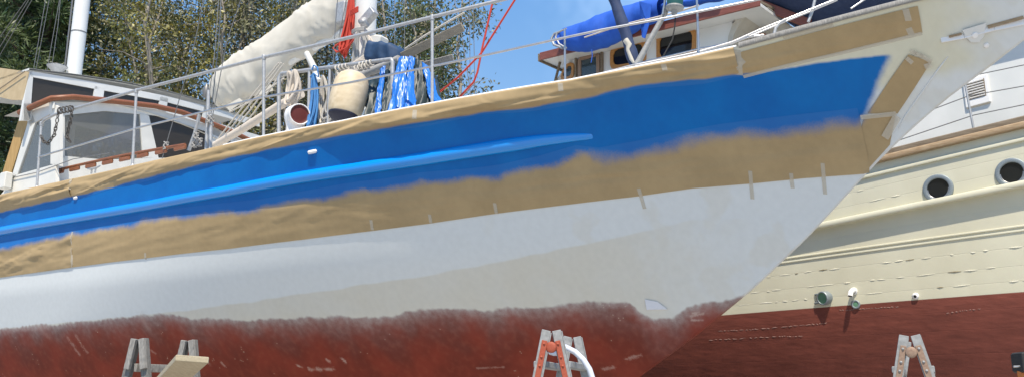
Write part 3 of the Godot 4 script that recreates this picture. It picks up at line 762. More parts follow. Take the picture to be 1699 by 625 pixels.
	for i in 7:
		var f := i / 6.0
		var row := PackedVector3Array()
		for k in 11:
			var g := k / 10.0
			var fz := lerpf(1.84, -2.1, g)
			row.push_back(Vector3(lerpf(-11.18, -13.4, f), 6.27 + 0.40 * sin(clampf(g, 0, 1) * PI * 0.62) - 0.02 * f, fz))
		rows.push_back(row)
	hr.grid(rows)
	var rows2 := []
	for row in rows:
		var r2 := PackedVector3Array()
		for p in row: r2.push_back(p - Vector3(0, 0.03, 0))
		rows2.push_back(r2)
	hr.grid(rows2, null, true)
	for k in 6:
		hr.quad(rows2[k][0], rows[k][0], rows[k + 1][0], rows2[k + 1][0])
	obj("hardtop_roof", hr, mats.white_paint, t)
	# canvas side curtain and the raw plywood cheek
	var cm := MB.new()
	cm.slab([Vector3(-12.034, 6.449, 1.840), Vector3(-11.183, 6.214, 1.840), Vector3(-11.242, 5.799, 1.840), Vector3(-11.523, 5.849, 1.840), Vector3(-11.923, 5.977, 1.840)], Vector3(0, 0, -0.012))
	obj("side_curtain", cm, mats.canvas_tan, t)
	cm = MB.new()
	cm.bar(Vector3(-11.888, 6.054, 1.870), Vector3(-11.224, 6.221, 1.870), 0.02, 0.006, Vector3.UP)
	obj("curtain_seam", cm, mats.old_timber, t)
	cm = MB.new()
	cm.slab([Vector3(-11.648, 5.751, 1.620), Vector3(-11.404, 5.672, 1.620), Vector3(-11.699, 4.811, 1.620), Vector3(-11.944, 4.808, 1.620)], Vector3(0, 0, -0.03))
	obj("plywood_cheek", cm, mats.ply, t)
	cm = MB.new()
	cm.box(Vector3(-11.509, 4.664, 1.780), Vector3.RIGHT, Vector3.UP, Vector3.BACK, Vector3(0.08, 0.12, 0.06), 0.02)
	obj("locker", cm, mats.white_gel, t)
	# teak grab rail on the coachroof
	var g := MB.new()
	var ga := Vector3(-10.802, 4.779, 1.500)
	var gb := Vector3(-8.069, 4.743, 1.500)
	var pts := []
	for i in 41:
		var f := i / 40.0
		pts.push_back(ga.lerp(gb, f) + Vector3(0, 0.02 * sin(f * PI), 0))
	g.tube(pts, 0.021, 8)
	for i in 8:
		var f := (i + 0.25) / 7.5
		var p := ga.lerp(gb, f)
		g.bar(p + Vector3(-0.11, -0.03, 0), p + Vector3(0.11, -0.03, 0), 0.055, 0.036, Vector3.UP, 0.018)
	obj("grab_rail", g, mats.teak, t)
	# deck cleat
	var c := MB.new()
	var cl := Vector3(-9.477, 4.562, 1.780)
	c.tube([cl + Vector3(-0.13, 0.02, 0), cl + Vector3(-0.06, 0.005, 0), cl + Vector3(0.06, 0.005, 0), cl + Vector3(0.13, 0.02, 0)], [0.009, 0.015, 0.015, 0.009], 8)
	c.bar(cl + Vector3(-0.04, 0, 0), cl + Vector3(-0.04, -0.06, 0), 0.02, 0.02)
	c.bar(cl + Vector3(0.04, 0, 0), cl + Vector3(0.04, -0.06, 0), 0.02, 0.02)
	obj("cleat", c, mats.galv, t)
	c = MB.new()
	c.tube([Vector3(-10.663, 5.694, 1.720), Vector3(-10.659, 5.605, 1.720)], 0.018, 8)
	obj("drain_spout", c, mats.white_gel, t)

func build_rig(t: Node3D) -> void:
	# mizzen and main masts
	var b := MB.new()
	b.lathe(Vector3(-13.1, 4.2, 0), Vector3.UP, [[0.125, 0.0], [0.125, 4.0], [0.12, 7.5], [0.0, 7.6]], 24)
	var mz := obj("mizzen_mast", b, mats.white_paint, t)
	b = MB.new()
	b.bar(Vector3(-13.22, 6.8, 0.10), Vector3(-13.28, 11.5, 0.10), 0.03, 0.02)
	b.lathe(Vector3(-13.1, 7.9, 0), Vector3.UP, [[0.13, 0.0], [0.13, 0.02]], 20)
	obj("sail_track", b, mats.wire, mz)
	b = MB.new()
	b.lathe(Vector3(-13.118, 7.062, 0.300), Vector3.UP, [[0.05, 0.0], [0.16, 0.12], [0.17, 0.13], [0.0, 0.10]], 18)
	obj("loudhailer", b, mats.galv, t)
	b = MB.new()
	b.lathe(Vector3(-6.52, 4.3, 0), Vector3.UP, [[0.15, 0.0], [0.15, 4.0], [0.14, 9.0], [0.0, 9.1]], 24)
	var mm := obj("main_mast", b, mats.white_paint, t)
	b = MB.new()
	b.box(Vector3(-6.284, 6.167, 0.050), Vector3(0.96, -0.28, 0), Vector3(0.28, 0.96, 0), Vector3.BACK, Vector3(0.14, 0.15, 0.10), 0.03)
	obj("mast_bracket", b, mats.white_gel, mm)
	b = MB.new()
	b.box(Vector3(-6.746, 6.697, 0.200), Vector3.RIGHT, Vector3.UP, Vector3.BACK, Vector3(0.09, 0.16, 0.07), 0.03)
	obj("winch", b, mats.galv, mm)
	b = MB.new()
	b.box(Vector3(-6.277, 6.535, 0.200), Vector3(0.8, 0.6, 0), Vector3(-0.6, 0.8, 0), Vector3.BACK, Vector3(0.12, 0.07, 0.06), 0.02)
	b.lathe(Vector3(-6.296, 6.424, 0.280), Vector3(0.3, 0.4, 1), [[0.0, -0.05], [0.06, -0.05], [0.05, 0.0], [0.06, 0.05], [0.0, 0.06]], 16)
	obj("winch", b, mats.galv, mm)
	# spar lying along the deck, a pole with a bare end
	b = MB.new()
	b.tube([Vector3(-8.281, 4.899, 0.900), Vector3(-7.751, 5.045, 0.900), Vector3(-7.099, 5.250, 0.900), Vector3(-6.713, 5.347, 0.900)], [0.045, 0.052, 0.055, 0.055], 12)
	obj("spinnaker_pole", b, mats.rope_pale, t)
	b = MB.new()
	b.tube([Vector3(-7.272, 6.205, 0.300), Vector3(-7.124, 5.968, 0.300), Vector3(-7.024, 5.761, 0.300)], [0.04, 0.045, 0.035], 12)
	obj("boom_strut", b, mats.white_gel, t)
	# shrouds and stays
	var lines := [[[Vector3(-15.377, 8.158, 0.200), Vector3(-14.546, 8.805, 0.200)], 0.007], [[Vector3(-15.323, 7.931, 0.200), Vector3(-14.372, 8.881, 0.200)], 0.007], [[Vector3(-15.282, 7.756, 0.200), Vector3(-14.319, 8.809, 0.200)], 0.006],
		[[Vector3(-14.906, 7.678, -0.300), Vector3(-14.799, 9.130, -0.300)], 0.007], [[Vector3(-14.825, 7.662, -0.300), Vector3(-14.677, 9.099, -0.300)], 0.006], [[Vector3(-14.984, 7.755, -0.600), Vector3(-14.855, 9.265, -0.600)], 0.007], [[Vector3(-14.840, 7.714, -0.600), Vector3(-14.801, 8.688, -0.600), Vector3(-14.834, 9.260, -0.600)], 0.006],
		[[Vector3(-8.497, 4.601, 1.500), Vector3(-8.229, 5.470, 1.500), Vector3(-8.055, 6.106, 1.500), Vector3(-7.944, 6.713, 1.500)], 0.006], [[Vector3(-7.595, 4.913, 1.600), Vector3(-7.531, 5.876, 1.600), Vector3(-7.541, 6.565, 1.600)], 0.006], [[Vector3(-7.632, 5.062, 1.500), Vector3(-7.595, 6.006, 1.500), Vector3(-7.619, 6.624, 1.500)], 0.007], [[Vector3(-7.599, 5.057, 1.500), Vector3(-7.450, 5.974, 1.500), Vector3(-7.238, 6.530, 1.500)], 0.006],
		[[Vector3(-6.495, 5.759, 0.600), Vector3(-6.489, 6.332, 0.600), Vector3(-6.470, 6.704, 0.600)], 0.006], [[Vector3(-6.768, 5.913, 0.300), Vector3(-6.665, 6.485, 0.300), Vector3(-6.591, 6.855, 0.300)], 0.005],
		[[Vector3(-5.822, 5.918, 0.200), Vector3(-5.862, 6.715, 0.200)], 0.005], [[Vector3(-6.149, 6.235, -0.400), Vector3(-6.177, 7.035, -0.400)], 0.005], [[Vector3(-5.773, 7.177, -1.000), Vector3(-5.607, 6.460, -1.000), Vector3(-5.456, 5.600, -1.000)], 0.006], [[Vector3(-5.506, 7.111, -1.000), Vector3(-5.476, 5.604, -1.000)], 0.005], [[Vector3(-5.445, 7.096, -1.000), Vector3(-5.397, 5.590, -1.000)], 0.005]]
	for q in lines:
		b = MB.new()
		b.tube(q[0], q[1], 5, false)
		obj("stay", b, mats.wire, t)
	b = MB.new()
	b.tube([Vector3(-5.339, 5.749, 0.600), Vector3(-5.088, 5.841, 0.600), Vector3(-4.799, 5.929, 0.600), Vector3(-4.483, 6.015, 0.600)], 0.012, 6)
	obj("whip_line", b, mats.rope_white, t)
	# two red sheets that cross above the rail
	b = MB.new()
	b.tube([Vector3(-4.954, 5.196, 0.400), Vector3(-4.696, 5.327, 0.400), Vector3(-4.401, 5.537, 0.400), Vector3(-4.360, 5.573, 0.400), Vector3(-3.917, 6.115, 0.400), Vector3(-3.868, 6.178, 0.400)], 0.012, 6)
	obj("red_sheet", b, mats.rope_red, t)
	b = MB.new()
	b.tube([Vector3(-4.688, 4.970, 0.500), Vector3(-4.406, 5.181, 0.500), Vector3(-4.357, 5.288, 0.500), Vector3(-4.294, 5.569, 0.500), Vector3(-4.149, 6.132, 0.500), Vector3(-4.133, 6.203, 0.500)], 0.012, 6)
	obj("red_sheet", b, mats.rope_red, t)
	# sheet tackle between deck and boom end
	for q in [[Vector3(-8.403, 4.950, 0.800), Vector3(-7.895, 5.385, 0.800), Vector3(-7.255, 5.896, 0.800)], [Vector3(-8.331, 4.931, 0.800), Vector3(-7.813, 5.354, 0.800), Vector3(-7.211, 5.887, 0.800)], [Vector3(-8.260, 4.920, 0.800), Vector3(-7.722, 5.338, 0.800), Vector3(-7.166, 5.862, 0.800)], [Vector3(-8.168, 4.931, 0.800), Vector3(-7.660, 5.278, 0.800), Vector3(-7.179, 5.765, 0.800)], [Vector3(-8.005, 5.326, 0.900), Vector3(-7.565, 5.414, 0.900), Vector3(-7.044, 5.609, 0.900)]]:
		b = MB.new()
		b.tube(q, 0.011, 6)
		obj("sheet_rope", b, mats.rope_white, t)
	# rope lashings and blocks at the shroud feet
	for q in [Vector3(-7.562, 4.702, 1.750), Vector3(-7.489, 4.623, 1.750), Vector3(-7.536, 4.608, 1.780), Vector3(-7.314, 4.870, 1.780), Vector3(-7.317, 4.852, 1.740), Vector3(-8.440, 4.783, 1.500)]:
		b = MB.new()
		var pts := []
		for i in 26:
			var a := i * 0.9
			pts.push_back(q + Vector3(cos(a) * 0.035 * (0.7 + 0.3 * sin(i * 1.7)), sin(a * 0.77) * 0.05, sin(a) * 0.03))
		b.tube(pts, 0.008, 5)
		obj("lashing", b, mats.rope_grey, t)
	b = MB.new()
	b.tube([Vector3(-7.684, 4.550, 1.740), Vector3(-7.601, 4.748, 1.740), Vector3(-7.543, 4.980, 1.740)], 0.022, 8)
	obj("rigging_screw", b, mats.galv, t)
	b = MB.new()
	b.lathe(Vector3(-7.447, 5.265, 1.750), Vector3.UP, [[0.0, -0.10], [0.03, -0.09], [0.045, -0.02], [0.03, 0.04], [0.0, 0.10]], 12)
	obj("block", b, mats.wire, t)
	b = MB.new()
	b.tube([Vector3(-11.747, 4.716, 1.720), Vector3(-10.861, 4.713, 1.720), Vector3(-10.049, 4.787, 1.720), Vector3(-9.270, 4.757, 1.720)], 0.006, 5)
	obj("jackline", b, mats.wire, t)

# ------------------------------------------------------------------ masking paper and tape
var fold := FastNoiseLite.new()
var sheet_x := Vector2.ZERO
var sheet_top: Callable
var sheet_low: Callable
var sheet_crease := 1.0
var sheet_loose := 0
# how far the sheet stands off the hull at a point
func paper_out(x: float, y: float) -> float:
	var ty: float = sheet_top.call(x)
	var ly: float = sheet_low.call(x)
	var q := (y - ly) / maxf(ty - ly, 0.01)
	if q < 0.0 or q > 1.0 or x < sheet_x.x or x > sheet_x.y: return 0.001
	var hang := sin(q * PI)
	# long folds that run with the sheet and a few short creases across it
	var d := absf(fold.get_noise_2d(x * 7.0 + y * 10.0, y * 115.0 - x * 9.0)) * 0.034
	d += absf(fold.get_noise_2d(x * 26.0 - y * 30.0 + 300.0, y * 70.0 + x * 20.0)) * 0.010
	d += maxf(0.0, fold.get_noise_2d(x * 9.0 + 70.0, y * 22.0)) * 0.05
	# sharp pressed creases, most of them along the sheet
	d += maxf(0.0, 1.0 - absf(fold.get_noise_2d(x * 9.0 + y * 14.0 - 500.0, y * 105.0 - x * 16.0)) * 6.0) * 0.013
	d += maxf(0.0, 1.0 - absf(fold.get_noise_2d(x * 22.0 - y * 40.0 + 900.0, y * 60.0 + x * 14.0)) * 9.0) * 0.006
	var painted := q if sheet_loose > 0 else 1.0 - q
	return 0.0015 + 0.004 * smoothstep(0.0, 0.4, painted) + d * sheet_crease * (0.2 + 0.8 * hang) * smoothstep(0.0, 0.35, painted)

func paper_sheet(called: String, label: String, x0: float, x1: float, topf: Callable, lowf: Callable, crease: float, over_top: bool, seed_: int, called_loose := true) -> Node3D:
	var m: StandardMaterial3D = mats.paper
	var nu := int((x1 - x0) / 0.03) + 2
	var nv := 22
	var rows := []
	var uvs := []
	fold.seed = seed_
	sheet_x = Vector2(x0, x1); sheet_top = topf; sheet_low = lowf; sheet_crease = crease; sheet_loose = 1 if called_loose else 0
	for i in nu + 1:
		var x := lerpf(x0, x1, float(i) / nu)
		var ty: float = topf.call(x)
		var ly: float = lowf.call(x)
		var row := PackedVector3Array()
		var ur := PackedVector2Array()
		for j in nv + 1:
			var q := float(j) / nv
			var y := lerpf(ly, ty, q)
			var out := paper_out(x, lerpf(ly, ty, clampf(q, 0.001, 0.999)))
			row.push_back(on_hull(x, y, out)); ur.push_back(hull_uv(x, y))
		if over_top:
			# folded over the toe rail
			var e := row[nv]
			row.push_back(e + Vector3(0, 0.012, -0.015)); ur.push_back(ur[nv])
			row.push_back(e + Vector3(0, 0.012, -0.10)); ur.push_back(ur[nv])
		rows.push_back(row); uvs.push_back(ur)
	var b := MB.new()
	b.grid(rows, uvs, true)
	var t := thing(called, label, "masking paper", ketch_frame, on_hull((x0 + x1) * 0.5, lowf.call((x0 + x1) * 0.5)), "kraft paper masking on the ketch")
	obj("sheet", b, m, t)
	return t

func tape(t: Node3D, a: Vector2, c: Vector2, w: float, out := 0.0) -> void:
	var rows := []
	var d := (c - a).normalized()
	var s := Vector2(-d.y, d.x) * w * 0.5
	for i in 13:
		var p := a.lerp(c, i / 12.0)
		var row := PackedVector3Array()
		for k in 4:
			var q := p + s * lerpf(-1, 1, k / 3.0)
			row.push_back(on_hull(q.x, q.y, (paper_out(q.x, q.y) if out == 0.0 else out) + 0.003))
		rows.push_back(row)
	var b := MB.new()
	b.grid(rows, null, d.x * 0 + s.x > 0)
	obj("tape", b, mats.tape, t)

func sheer_at(x: float) -> float: return along(sheer_line, x)
func build_paper() -> void:
	var m := StandardMaterial3D.new()
	m.albedo_texture = paper_tex; m.roughness = 0.7
	m.texture_repeat = false
	m.normal_enabled = true
	mats["paper"] = m
	fold.noise_type = FastNoiseLite.TYPE_SIMPLEX_SMOOTH
	fold.frequency = 0.03; fold.fractal_octaves = 3
	var top_low := func(x): return along(blue_top, x) - 0.03 + 0.012 * sin(x * 5.0)
	var xa := Vector2(-9.281, 4.295).x
	var xb := Vector2(-1.180, 4.585).x
	var t := paper_sheet("masking_paper", "rumpled kraft paper over the deck edge below the windscreen", -13.0, xa, sheer_at, top_low, 1.6, true, 3)
	tape(t, Vector2(-9.307, 4.314), Vector2(-9.247, 4.155), 0.05)
	t = paper_sheet("masking_paper", "long creased kraft paper along the deck edge above the blue band", xa - 0.02, xb, sheer_at, top_low, 1.25, true, 9)
	for q in [[Vector2(-4.128, 4.399), Vector2(-4.137, 4.323)], [Vector2(-2.692, 4.504), Vector2(-2.699, 4.439)], [Vector2(-1.775, 4.591), Vector2(-1.773, 4.542)]]: tape(t, q[0], q[1], 0.045)
	# bulwark sheet at the bow
	var bul_low := func(x): return along(ml_low, x)
	var bul_top := func(x): return along(sheer_line, x) - 0.045
	var xc := Vector2(0.294, 4.753).x
	t = paper_sheet("masking_paper", "smooth kraft paper strip masking the bow bulwark under the grey cap rail", xb - 0.01, xc, bul_top, bul_low, 0.28, false, 5)
	tape(t, Vector2(-1.160, 4.667), Vector2(-1.189, 4.473), 0.07)
	tape(t, Vector2(-1.227, 4.512), Vector2(-1.121, 4.591), 0.05)
	tape(t, Vector2(0.199, 4.908), Vector2(0.204, 4.824), 0.05)
	tape(t, Vector2(0.194, 4.773), Vector2(0.210, 4.721), 0.05)
	tape(t, Vector2(-0.771, 4.738), Vector2(-0.362, 4.813), 0.03)
	var run := PackedVector2Array([Vector2(-1.154, 4.458), Vector2(-0.823, 4.522), Vector2(-0.334, 4.609), Vector2(0.001, 4.674), Vector2(0.289, 4.732)])
	for k in 4: tape(t, run[k], run[k + 1], 0.024)
	# lower band
	var low_top := func(x): return along(blue_low, x) + 0.09
	var low_low := func(x): return along(paper_low, x)
	var xd := Vector2(-9.239, 3.432).x
	var xe := Vector2(-0.320, 3.902).x
	t = paper_sheet("masking_paper", "crumpled kraft paper under the blue band beneath the windscreen", -13.0, xd, low_top, low_low, 1.25, false, 21, false)
	tape(t, Vector2(-9.236, 3.659), Vector2(-9.248, 3.228), 0.03)
	t = paper_sheet("masking_paper", "longest kraft paper sheet taped between blue band and white primer", xd - 0.02, xe, low_top, low_low, 0.30, false, 33, false)
	for q in [[Vector2(-7.885, 3.291), Vector2(-7.896, 3.217)], [Vector2(-4.857, 3.425), Vector2(-4.871, 3.327)], [Vector2(-4.235, 3.441), Vector2(-4.244, 3.362)], [Vector2(-3.571, 3.512), Vector2(-3.580, 3.413)], [Vector2(-2.245, 3.584), Vector2(-2.236, 3.404)], [Vector2(-1.282, 3.705), Vector2(-1.312, 3.463)], [Vector2(-0.955, 3.677), Vector2(-0.965, 3.549)], [Vector2(-0.687, 3.758), Vector2(-0.713, 3.493)]]:
		tape(t, q[0], q[1], 0.032)
	# bow end of the lower band, and the strip on the stem trim
	t = thing("masking_paper", "kraft paper corner taped to the stem below the blue band's end", "masking paper", ketch_frame, on_hull(-0.3, 3.7), "kraft paper masking on the ketch")
	var b := MB.new()
	patch4(b, Vector2(-0.274, 4.132), Vector2(-0.032, 4.148), Vector2(-0.126, 3.899), Vector2(-0.379, 3.657), Vector2(-0.372, 3.902))
	obj("sheet", b, m, t)
	tape(t, Vector2(-0.313, 4.123), Vector2(-0.032, 4.148), 0.035, 0.014)
	tape(t, Vector2(-0.026, 4.129), Vector2(-0.158, 3.958), 0.06, 0.016)
	t = thing("masking_paper", "slanted kraft paper strip taped over the stem trim at the bow", "masking paper", ketch_frame, on_hull(0.0, 4.2), "kraft paper masking on the ketch")
	b = MB.new()
	patch4(b, Vector2(0.155, 4.583), Vector2(0.317, 4.528), Vector2(-0.018, 4.147), Vector2(-0.251, 4.151), Vector2(-0.056, 4.367))
	obj("sheet", b, m, t)
	for q in [[Vector2(0.133, 4.562), Vector2(0.170, 4.521)], [Vector2(0.195, 4.600), Vector2(0.261, 4.564)], [Vector2(0.237, 4.582), Vector2(0.317, 4.528)], [Vector2(0.256, 4.494), Vector2(0.314, 4.510)], [Vector2(0.174, 4.609), Vector2(0.219, 4.582)]]:
		tape(t, q[0], q[1], 0.035, 0.014)

var ml_low := PackedVector2Array([Vector2(-1.232, 4.457), Vector2(-1.098, 4.469), Vector2(-0.821, 4.527), Vector2(-0.333, 4.613), Vector2(0.002, 4.679), Vector2(0.290, 4.736)])
# curved patch between four corners on the hull; e bends the left edge
func patch4(b: MB, p0: Vector2, p1: Vector2, p2: Vector2, p3: Vector2, e: Vector2) -> void:
	var rows := []
	var uvs := []
	for i in 13:
		var f := i / 12.0
		var left := p0.lerp(p3, f)
		left += (e - p0.lerp(p3, 0.5)) * 4.0 * f * (1.0 - f) * 0.9
		var right := p1.lerp(p2, f)
		var row := PackedVector3Array()
		var ur := PackedVector2Array()
		for k in 13:
			var q := left.lerp(right, k / 12.0)
			row.push_back(on_hull(q.x, q.y, 0.008 + 0.006 * absf(fold.get_noise_2d(q.x * 90.0, q.y * 60.0)) * sin(PI * k / 12.0)))
			ur.push_back(hull_uv(q.x, q.y))
		rows.push_back(row); uvs.push_back(ur)
	b.grid(rows, uvs, true)

# ------------------------------------------------------------------ gear lying about the ketch's deck
func hank(b: MB, top: Vector3, length: float, width: float, loops: int, r: float, seed_: int, lean := 0.0) -> void:
	# a gathered hank of rope: loops that hang from one point
	rng.seed = seed_
	for k in loops:
		var pts := []
		var ph := rng.randf_range(-1, 1)
		var ln := length * rng.randf_range(0.82, 1.05)
		var wd := width * rng.randf_range(0.35, 1.0)
		var dz := rng.randf_range(-0.05, 0.05)
		for i in 19:
			var a := TAU * i / 18.0
			var dn := (1.0 - cos(a)) * 0.5
			var sp := sin(a) * wd * (0.25 + 0.75 * sqrt(dn))
			pts.push_back(top + Vector3(sp + ph * 0.03 * dn + lean * dn * length, -dn * ln, dz * dn + 0.02 * cos(a * 2 + ph)))
		b.tube(pts, r, 6, false)

func build_gear() -> void:
	var K := ketch_frame
	# stowed mainsail in its cover
	var ax := [Vector3(-9.507, 6.122, 0.000), Vector3(-9.404, 6.141, 0.000), Vector3(-9.212, 6.181, 0.000), Vector3(-8.864, 6.274, 0.000), Vector3(-8.381, 6.420, 0.000), Vector3(-7.689, 6.685, 0.000), Vector3(-7.134, 6.875, 0.000), Vector3(-6.641, 7.033, 0.000)]
	var half := [0.04, 0.23, 0.34, 0.40, 0.37, 0.36, 0.37, 0.36]
	var rows := []
	fold.seed = 55
	for ii in 121:
		var i := ii * 0.5
		var f := i / 60.0 * (ax.size() - 1)
		var k := mini(int(f), ax.size() - 2)
		var p: Vector3 = ax[k].lerp(ax[k + 1], f - k)
		var r := lerpf(half[k], half[k + 1], f - k)
		var dir: Vector3 = (ax[ax.size() - 1] - ax[0]).normalized()
		var up := (Vector3.UP - dir * dir.y).normalized()
		var row := PackedVector3Array()
		for j in 65:
			var a := TAU * j / 64.0
			var s := sin(a)
			var cc := cos(a)
			# creases that run round the bundle, gathered by its ties
			var w := fold.get_noise_2d(i * 5.0 + sin(a) * 6.0, cos(a) * 8.0 + 40.0) * 0.03
			w += maxf(0.0, 1.0 - absf(fold.get_noise_2d(i * 6.0 + sin(a) * 25.0 + 200.0, sin(a) * 12.0 + cos(a) * 9.0)) * 10.0) * 0.034
			w -= maxf(0.0, 1.0 - absf(fold.get_noise_2d(i * 4.0 - sin(a) * 32.0 - 90.0, cos(a) * 16.0)) * 7.0) * 0.016
			if ii == 120: w = 0.0
			var rr := r * (1.0 + w * 1.6)
			var sag := -0.12 * r * maxf(0.0, -s) * sin(i * 0.9)
			row.push_back(p + up * (s * rr + sag) + Vector3.BACK * cc * rr * 0.52)
		row[64] = row[0]
		rows.push_back(row)
	var b := MB.new()
	b.grid(rows, null, false, true)
	var t := thing("stowed_sail", "off white mainsail cover lashed along the boom above the windscreen", "sail", K, Vector3(-7.985, 5.986, 0.000))
	obj("cover", b, mats.canvas_white, t)
	b = MB.new()
	b.tube([Vector3(-8.009, 6.280, 0.000), Vector3(-7.553, 6.402, 0.000), Vector3(-7.002, 6.515, 0.000), Vector3(-6.577, 6.612, 0.000)], 0.055, 12)
	obj("boom", b, mats.white_paint, t)
	b = MB.new()
	b.slab([Vector3(-8.965, 5.785, 0.180), Vector3(-8.673, 5.851, 0.180), Vector3(-8.593, 5.791, 0.180), Vector3(-8.855, 5.693, 0.180)], Vector3(0, 0, -0.01))
	obj("flap", b, mats.canvas_white, t)
	b = MB.new()
	b.slab([Vector3(-8.266, 5.888, 0.200), Vector3(-8.034, 5.933, 0.200), Vector3(-7.978, 5.834, 0.200), Vector3(-8.235, 5.810, 0.200)], Vector3(0, 0, -0.01))
	obj("flap", b, mats.canvas_white, t)
	# red rope
	b = MB.new()
	hank(b, Vector3(-6.481, 6.880, 0.320), 0.88, 0.10, 12, 0.014, 71, -0.10)
	for k in 4:
		var o := Vector3(-6.369, 6.555, 0.380)
		b.tube([o + Vector3(-0.07, 0.02 * k - 0.03, 0), o + Vector3(-0.01, 0.02 * k - 0.05, 0.05), o + Vector3(0.06, 0.02 * k, 0)], 0.013, 6)
	b.tube([Vector3(-6.533, 6.213, 0.360), Vector3(-6.697, 6.164, 0.360), Vector3(-6.738, 6.139, 0.360), Vector3(-6.671, 6.074, 0.360), Vector3(-6.506, 6.089, 0.360), Vector3(-6.348, 6.205, 0.360)], 0.013, 6)
	single("rope_coil", b, mats.rope_red, K, "red rope hanging in a coil on the main mast", "rope")
	# grey flecked rope below it
	b = MB.new()
	hank(b, Vector3(-6.146, 6.209, 0.500), 0.72, 0.20, 12, 0.014, 72)
	for k in 3:
		var o := Vector3(-6.114, 6.156, 0.580)
		b.tube([o + Vector3(-0.10, 0.016 * k, 0), o + Vector3(0, 0.016 * k - 0.01, 0.05), o + Vector3(0.10, 0.016 * k, 0)], 0.012, 6)
	single("rope_coil", b, mats.rope_grey, K, "grey and white flecked halyards hanging below the red rope", "rope")
	b = MB.new()
	hank(b, Vector3(-5.852, 5.105, 1.300), 0.42, 0.12, 9, 0.012, 73)
	hank(b, Vector3(-5.829, 5.321, 1.300), 0.60, 0.09, 6, 0.011, 79)
	single("rope_coil", b, mats.rope_grey, K, "grey flecked rope hank beside the big cream fender", "rope")
	b = MB.new()
	hank(b, Vector3(-6.347, 5.420, 1.380), 0.42, 0.13, 4, 0.019, 74, -0.12)
	hank(b, Vector3(-6.445, 5.417, 1.380), 0.30, 0.10, 3, 0.019, 75)
	single("rope_coil", b, mats.rope_pale, K, "thick off white rope looped over the pin rail above the cowl vent", "rope")
	b = MB.new()
	hank(b, Vector3(-6.023, 5.297, 1.400), 0.66, 0.07, 14, 0.011, 76)
	b.tube([Vector3(-6.068, 5.270, 1.420), Vector3(-6.014, 5.304, 1.420), Vector3(-5.935, 5.244, 1.420), Vector3(-5.962, 5.367, 1.420), Vector3(-6.021, 5.409, 1.420), Vector3(-6.045, 5.354, 1.420)], 0.011, 6)
	single("rope_coil", b, mats.rope_blue, K, "light blue rope hank hanging from the pin rail", "rope")
	b = MB.new()
	for q in [[Vector3(-5.331, 5.257, 1.370), 1], [Vector3(-5.619, 5.315, 1.370), 2], [Vector3(-5.262, 5.286, 1.370), 4]]:
		var pts := []
		for i in 22:
			var a := i * 1.1
			pts.push_back(q[0] + Vector3((i - 11) * 0.009, cos(a) * 0.035, sin(a) * 0.035))
		b.tube(pts, 0.009, 5)
	b.tube([Vector3(-5.522, 5.356, 1.360), Vector3(-5.568, 5.221, 1.360), Vector3(-5.634, 5.118, 1.360), Vector3(-5.684, 5.041, 1.360)], 0.008, 5)
	b.tube([Vector3(-5.594, 5.424, 1.200), Vector3(-5.664, 5.380, 1.200), Vector3(-5.733, 5.290, 1.200)], 0.008, 5)
	single("rope_lashing", b, mats.rope_white, K, "white line hitched round the pin rail above the fender", "rope")
	b = MB.new()
	hank(b, Vector3(-6.064, 5.354, 1.200), 0.62, 0.10, 7, 0.010, 81, 0.05)
	hank(b, Vector3(-5.942, 5.423, 1.100), 0.50, 0.12, 6, 0.010, 82)
	single("rope_coil", b, mats.rope_white, K, "tangle of thin white lines between the blue rope and the fender", "rope")
	b = MB.new()
	hank(b, Vector3(-6.046, 6.123, 0.450), 0.55, 0.13, 8, 0.012, 83, 0.1)
	for k in 5:
		var o := Vector3(-5.959, 5.746, 0.600)
		var pts := []
		for i in 15:
			var a := TAU * i / 14.0 + k
			pts.push_back(o + Vector3(cos(a) * (0.10 + 0.02 * k), sin(a) * 0.06 - 0.03 * k, 0.03 * k))
		b.tube(pts, 0.010, 5, false)
	single("rope_coil", b, mats.rope_pale, K, "cream halyard coil heaped at the foot of the main mast", "rope")
	# chain hung from the rail by the windscreen
	t = thing("hanging_chain", "rusty dark chain draped from the top rail before the windscreen", "chain", K, Vector3(-9.835, 4.857, 2.121))
	var path := [Vector3(-9.830, 5.311, 2.131), Vector3(-9.844, 5.116, 2.131), Vector3(-9.870, 4.982, 2.131), Vector3(-9.985, 4.893, 2.131), Vector3(-10.100, 4.944, 2.131), Vector3(-10.175, 5.038, 2.131)]
	path.append_array([Vector3(-9.523, 5.287, 2.141), Vector3(-9.519, 5.125, 2.141), Vector3(-9.549, 5.017, 2.142), Vector3(-9.560, 4.938, 2.141), Vector3(-9.492, 4.848, 2.141), Vector3(-9.597, 4.928, 2.141)])
	for k in 11:
		if k == 5: continue
		for s in 3:
			var p: Vector3 = path[k].lerp(path[k + 1], s / 3.0)
			var d: Vector3 = (path[k + 1] - path[k]).normalized()
			var side := Vector3.BACK if (k * 3 + s) % 2 == 0 else d.cross(Vector3.BACK)
			var pts := []
			for i in 11:
				var a := TAU * i / 10.0
				pts.push_back(p + d * cos(a) * 0.036 + side * sin(a) * 0.019)
			b = MB.new()
			b.tube(pts, 0.007, 5, false)
			obj("link", b, mats.chain, t)
	b = MB.new()
	for k in 4:
		var o: Vector3 = path[0].lerp(path[6], 0.1 + k * 0.26)
		var pts := []
		for i in 13:
			var a := TAU * i / 12.0
			pts.push_back(o + Vector3(sin(a * 0.5) * 0.01, cos(a) * 0.04, sin(a) * 0.035))
		b.tube(pts, 0.010, 5, false)
	obj("shackle", b, mats.chain, t)
	# fender
	t = thing("fender", "big cream inflatable fender with navy ends leaning on the rail", "fender", K, Vector3(-5.353, 4.550, 1.550))
	var f0 := Vector3(-5.424, 4.589, 1.550)
	var f1 := Vector3(-5.363, 5.180, 1.450)
	var fd := f1 - f0
	var L := fd.length()
	b = MB.new()
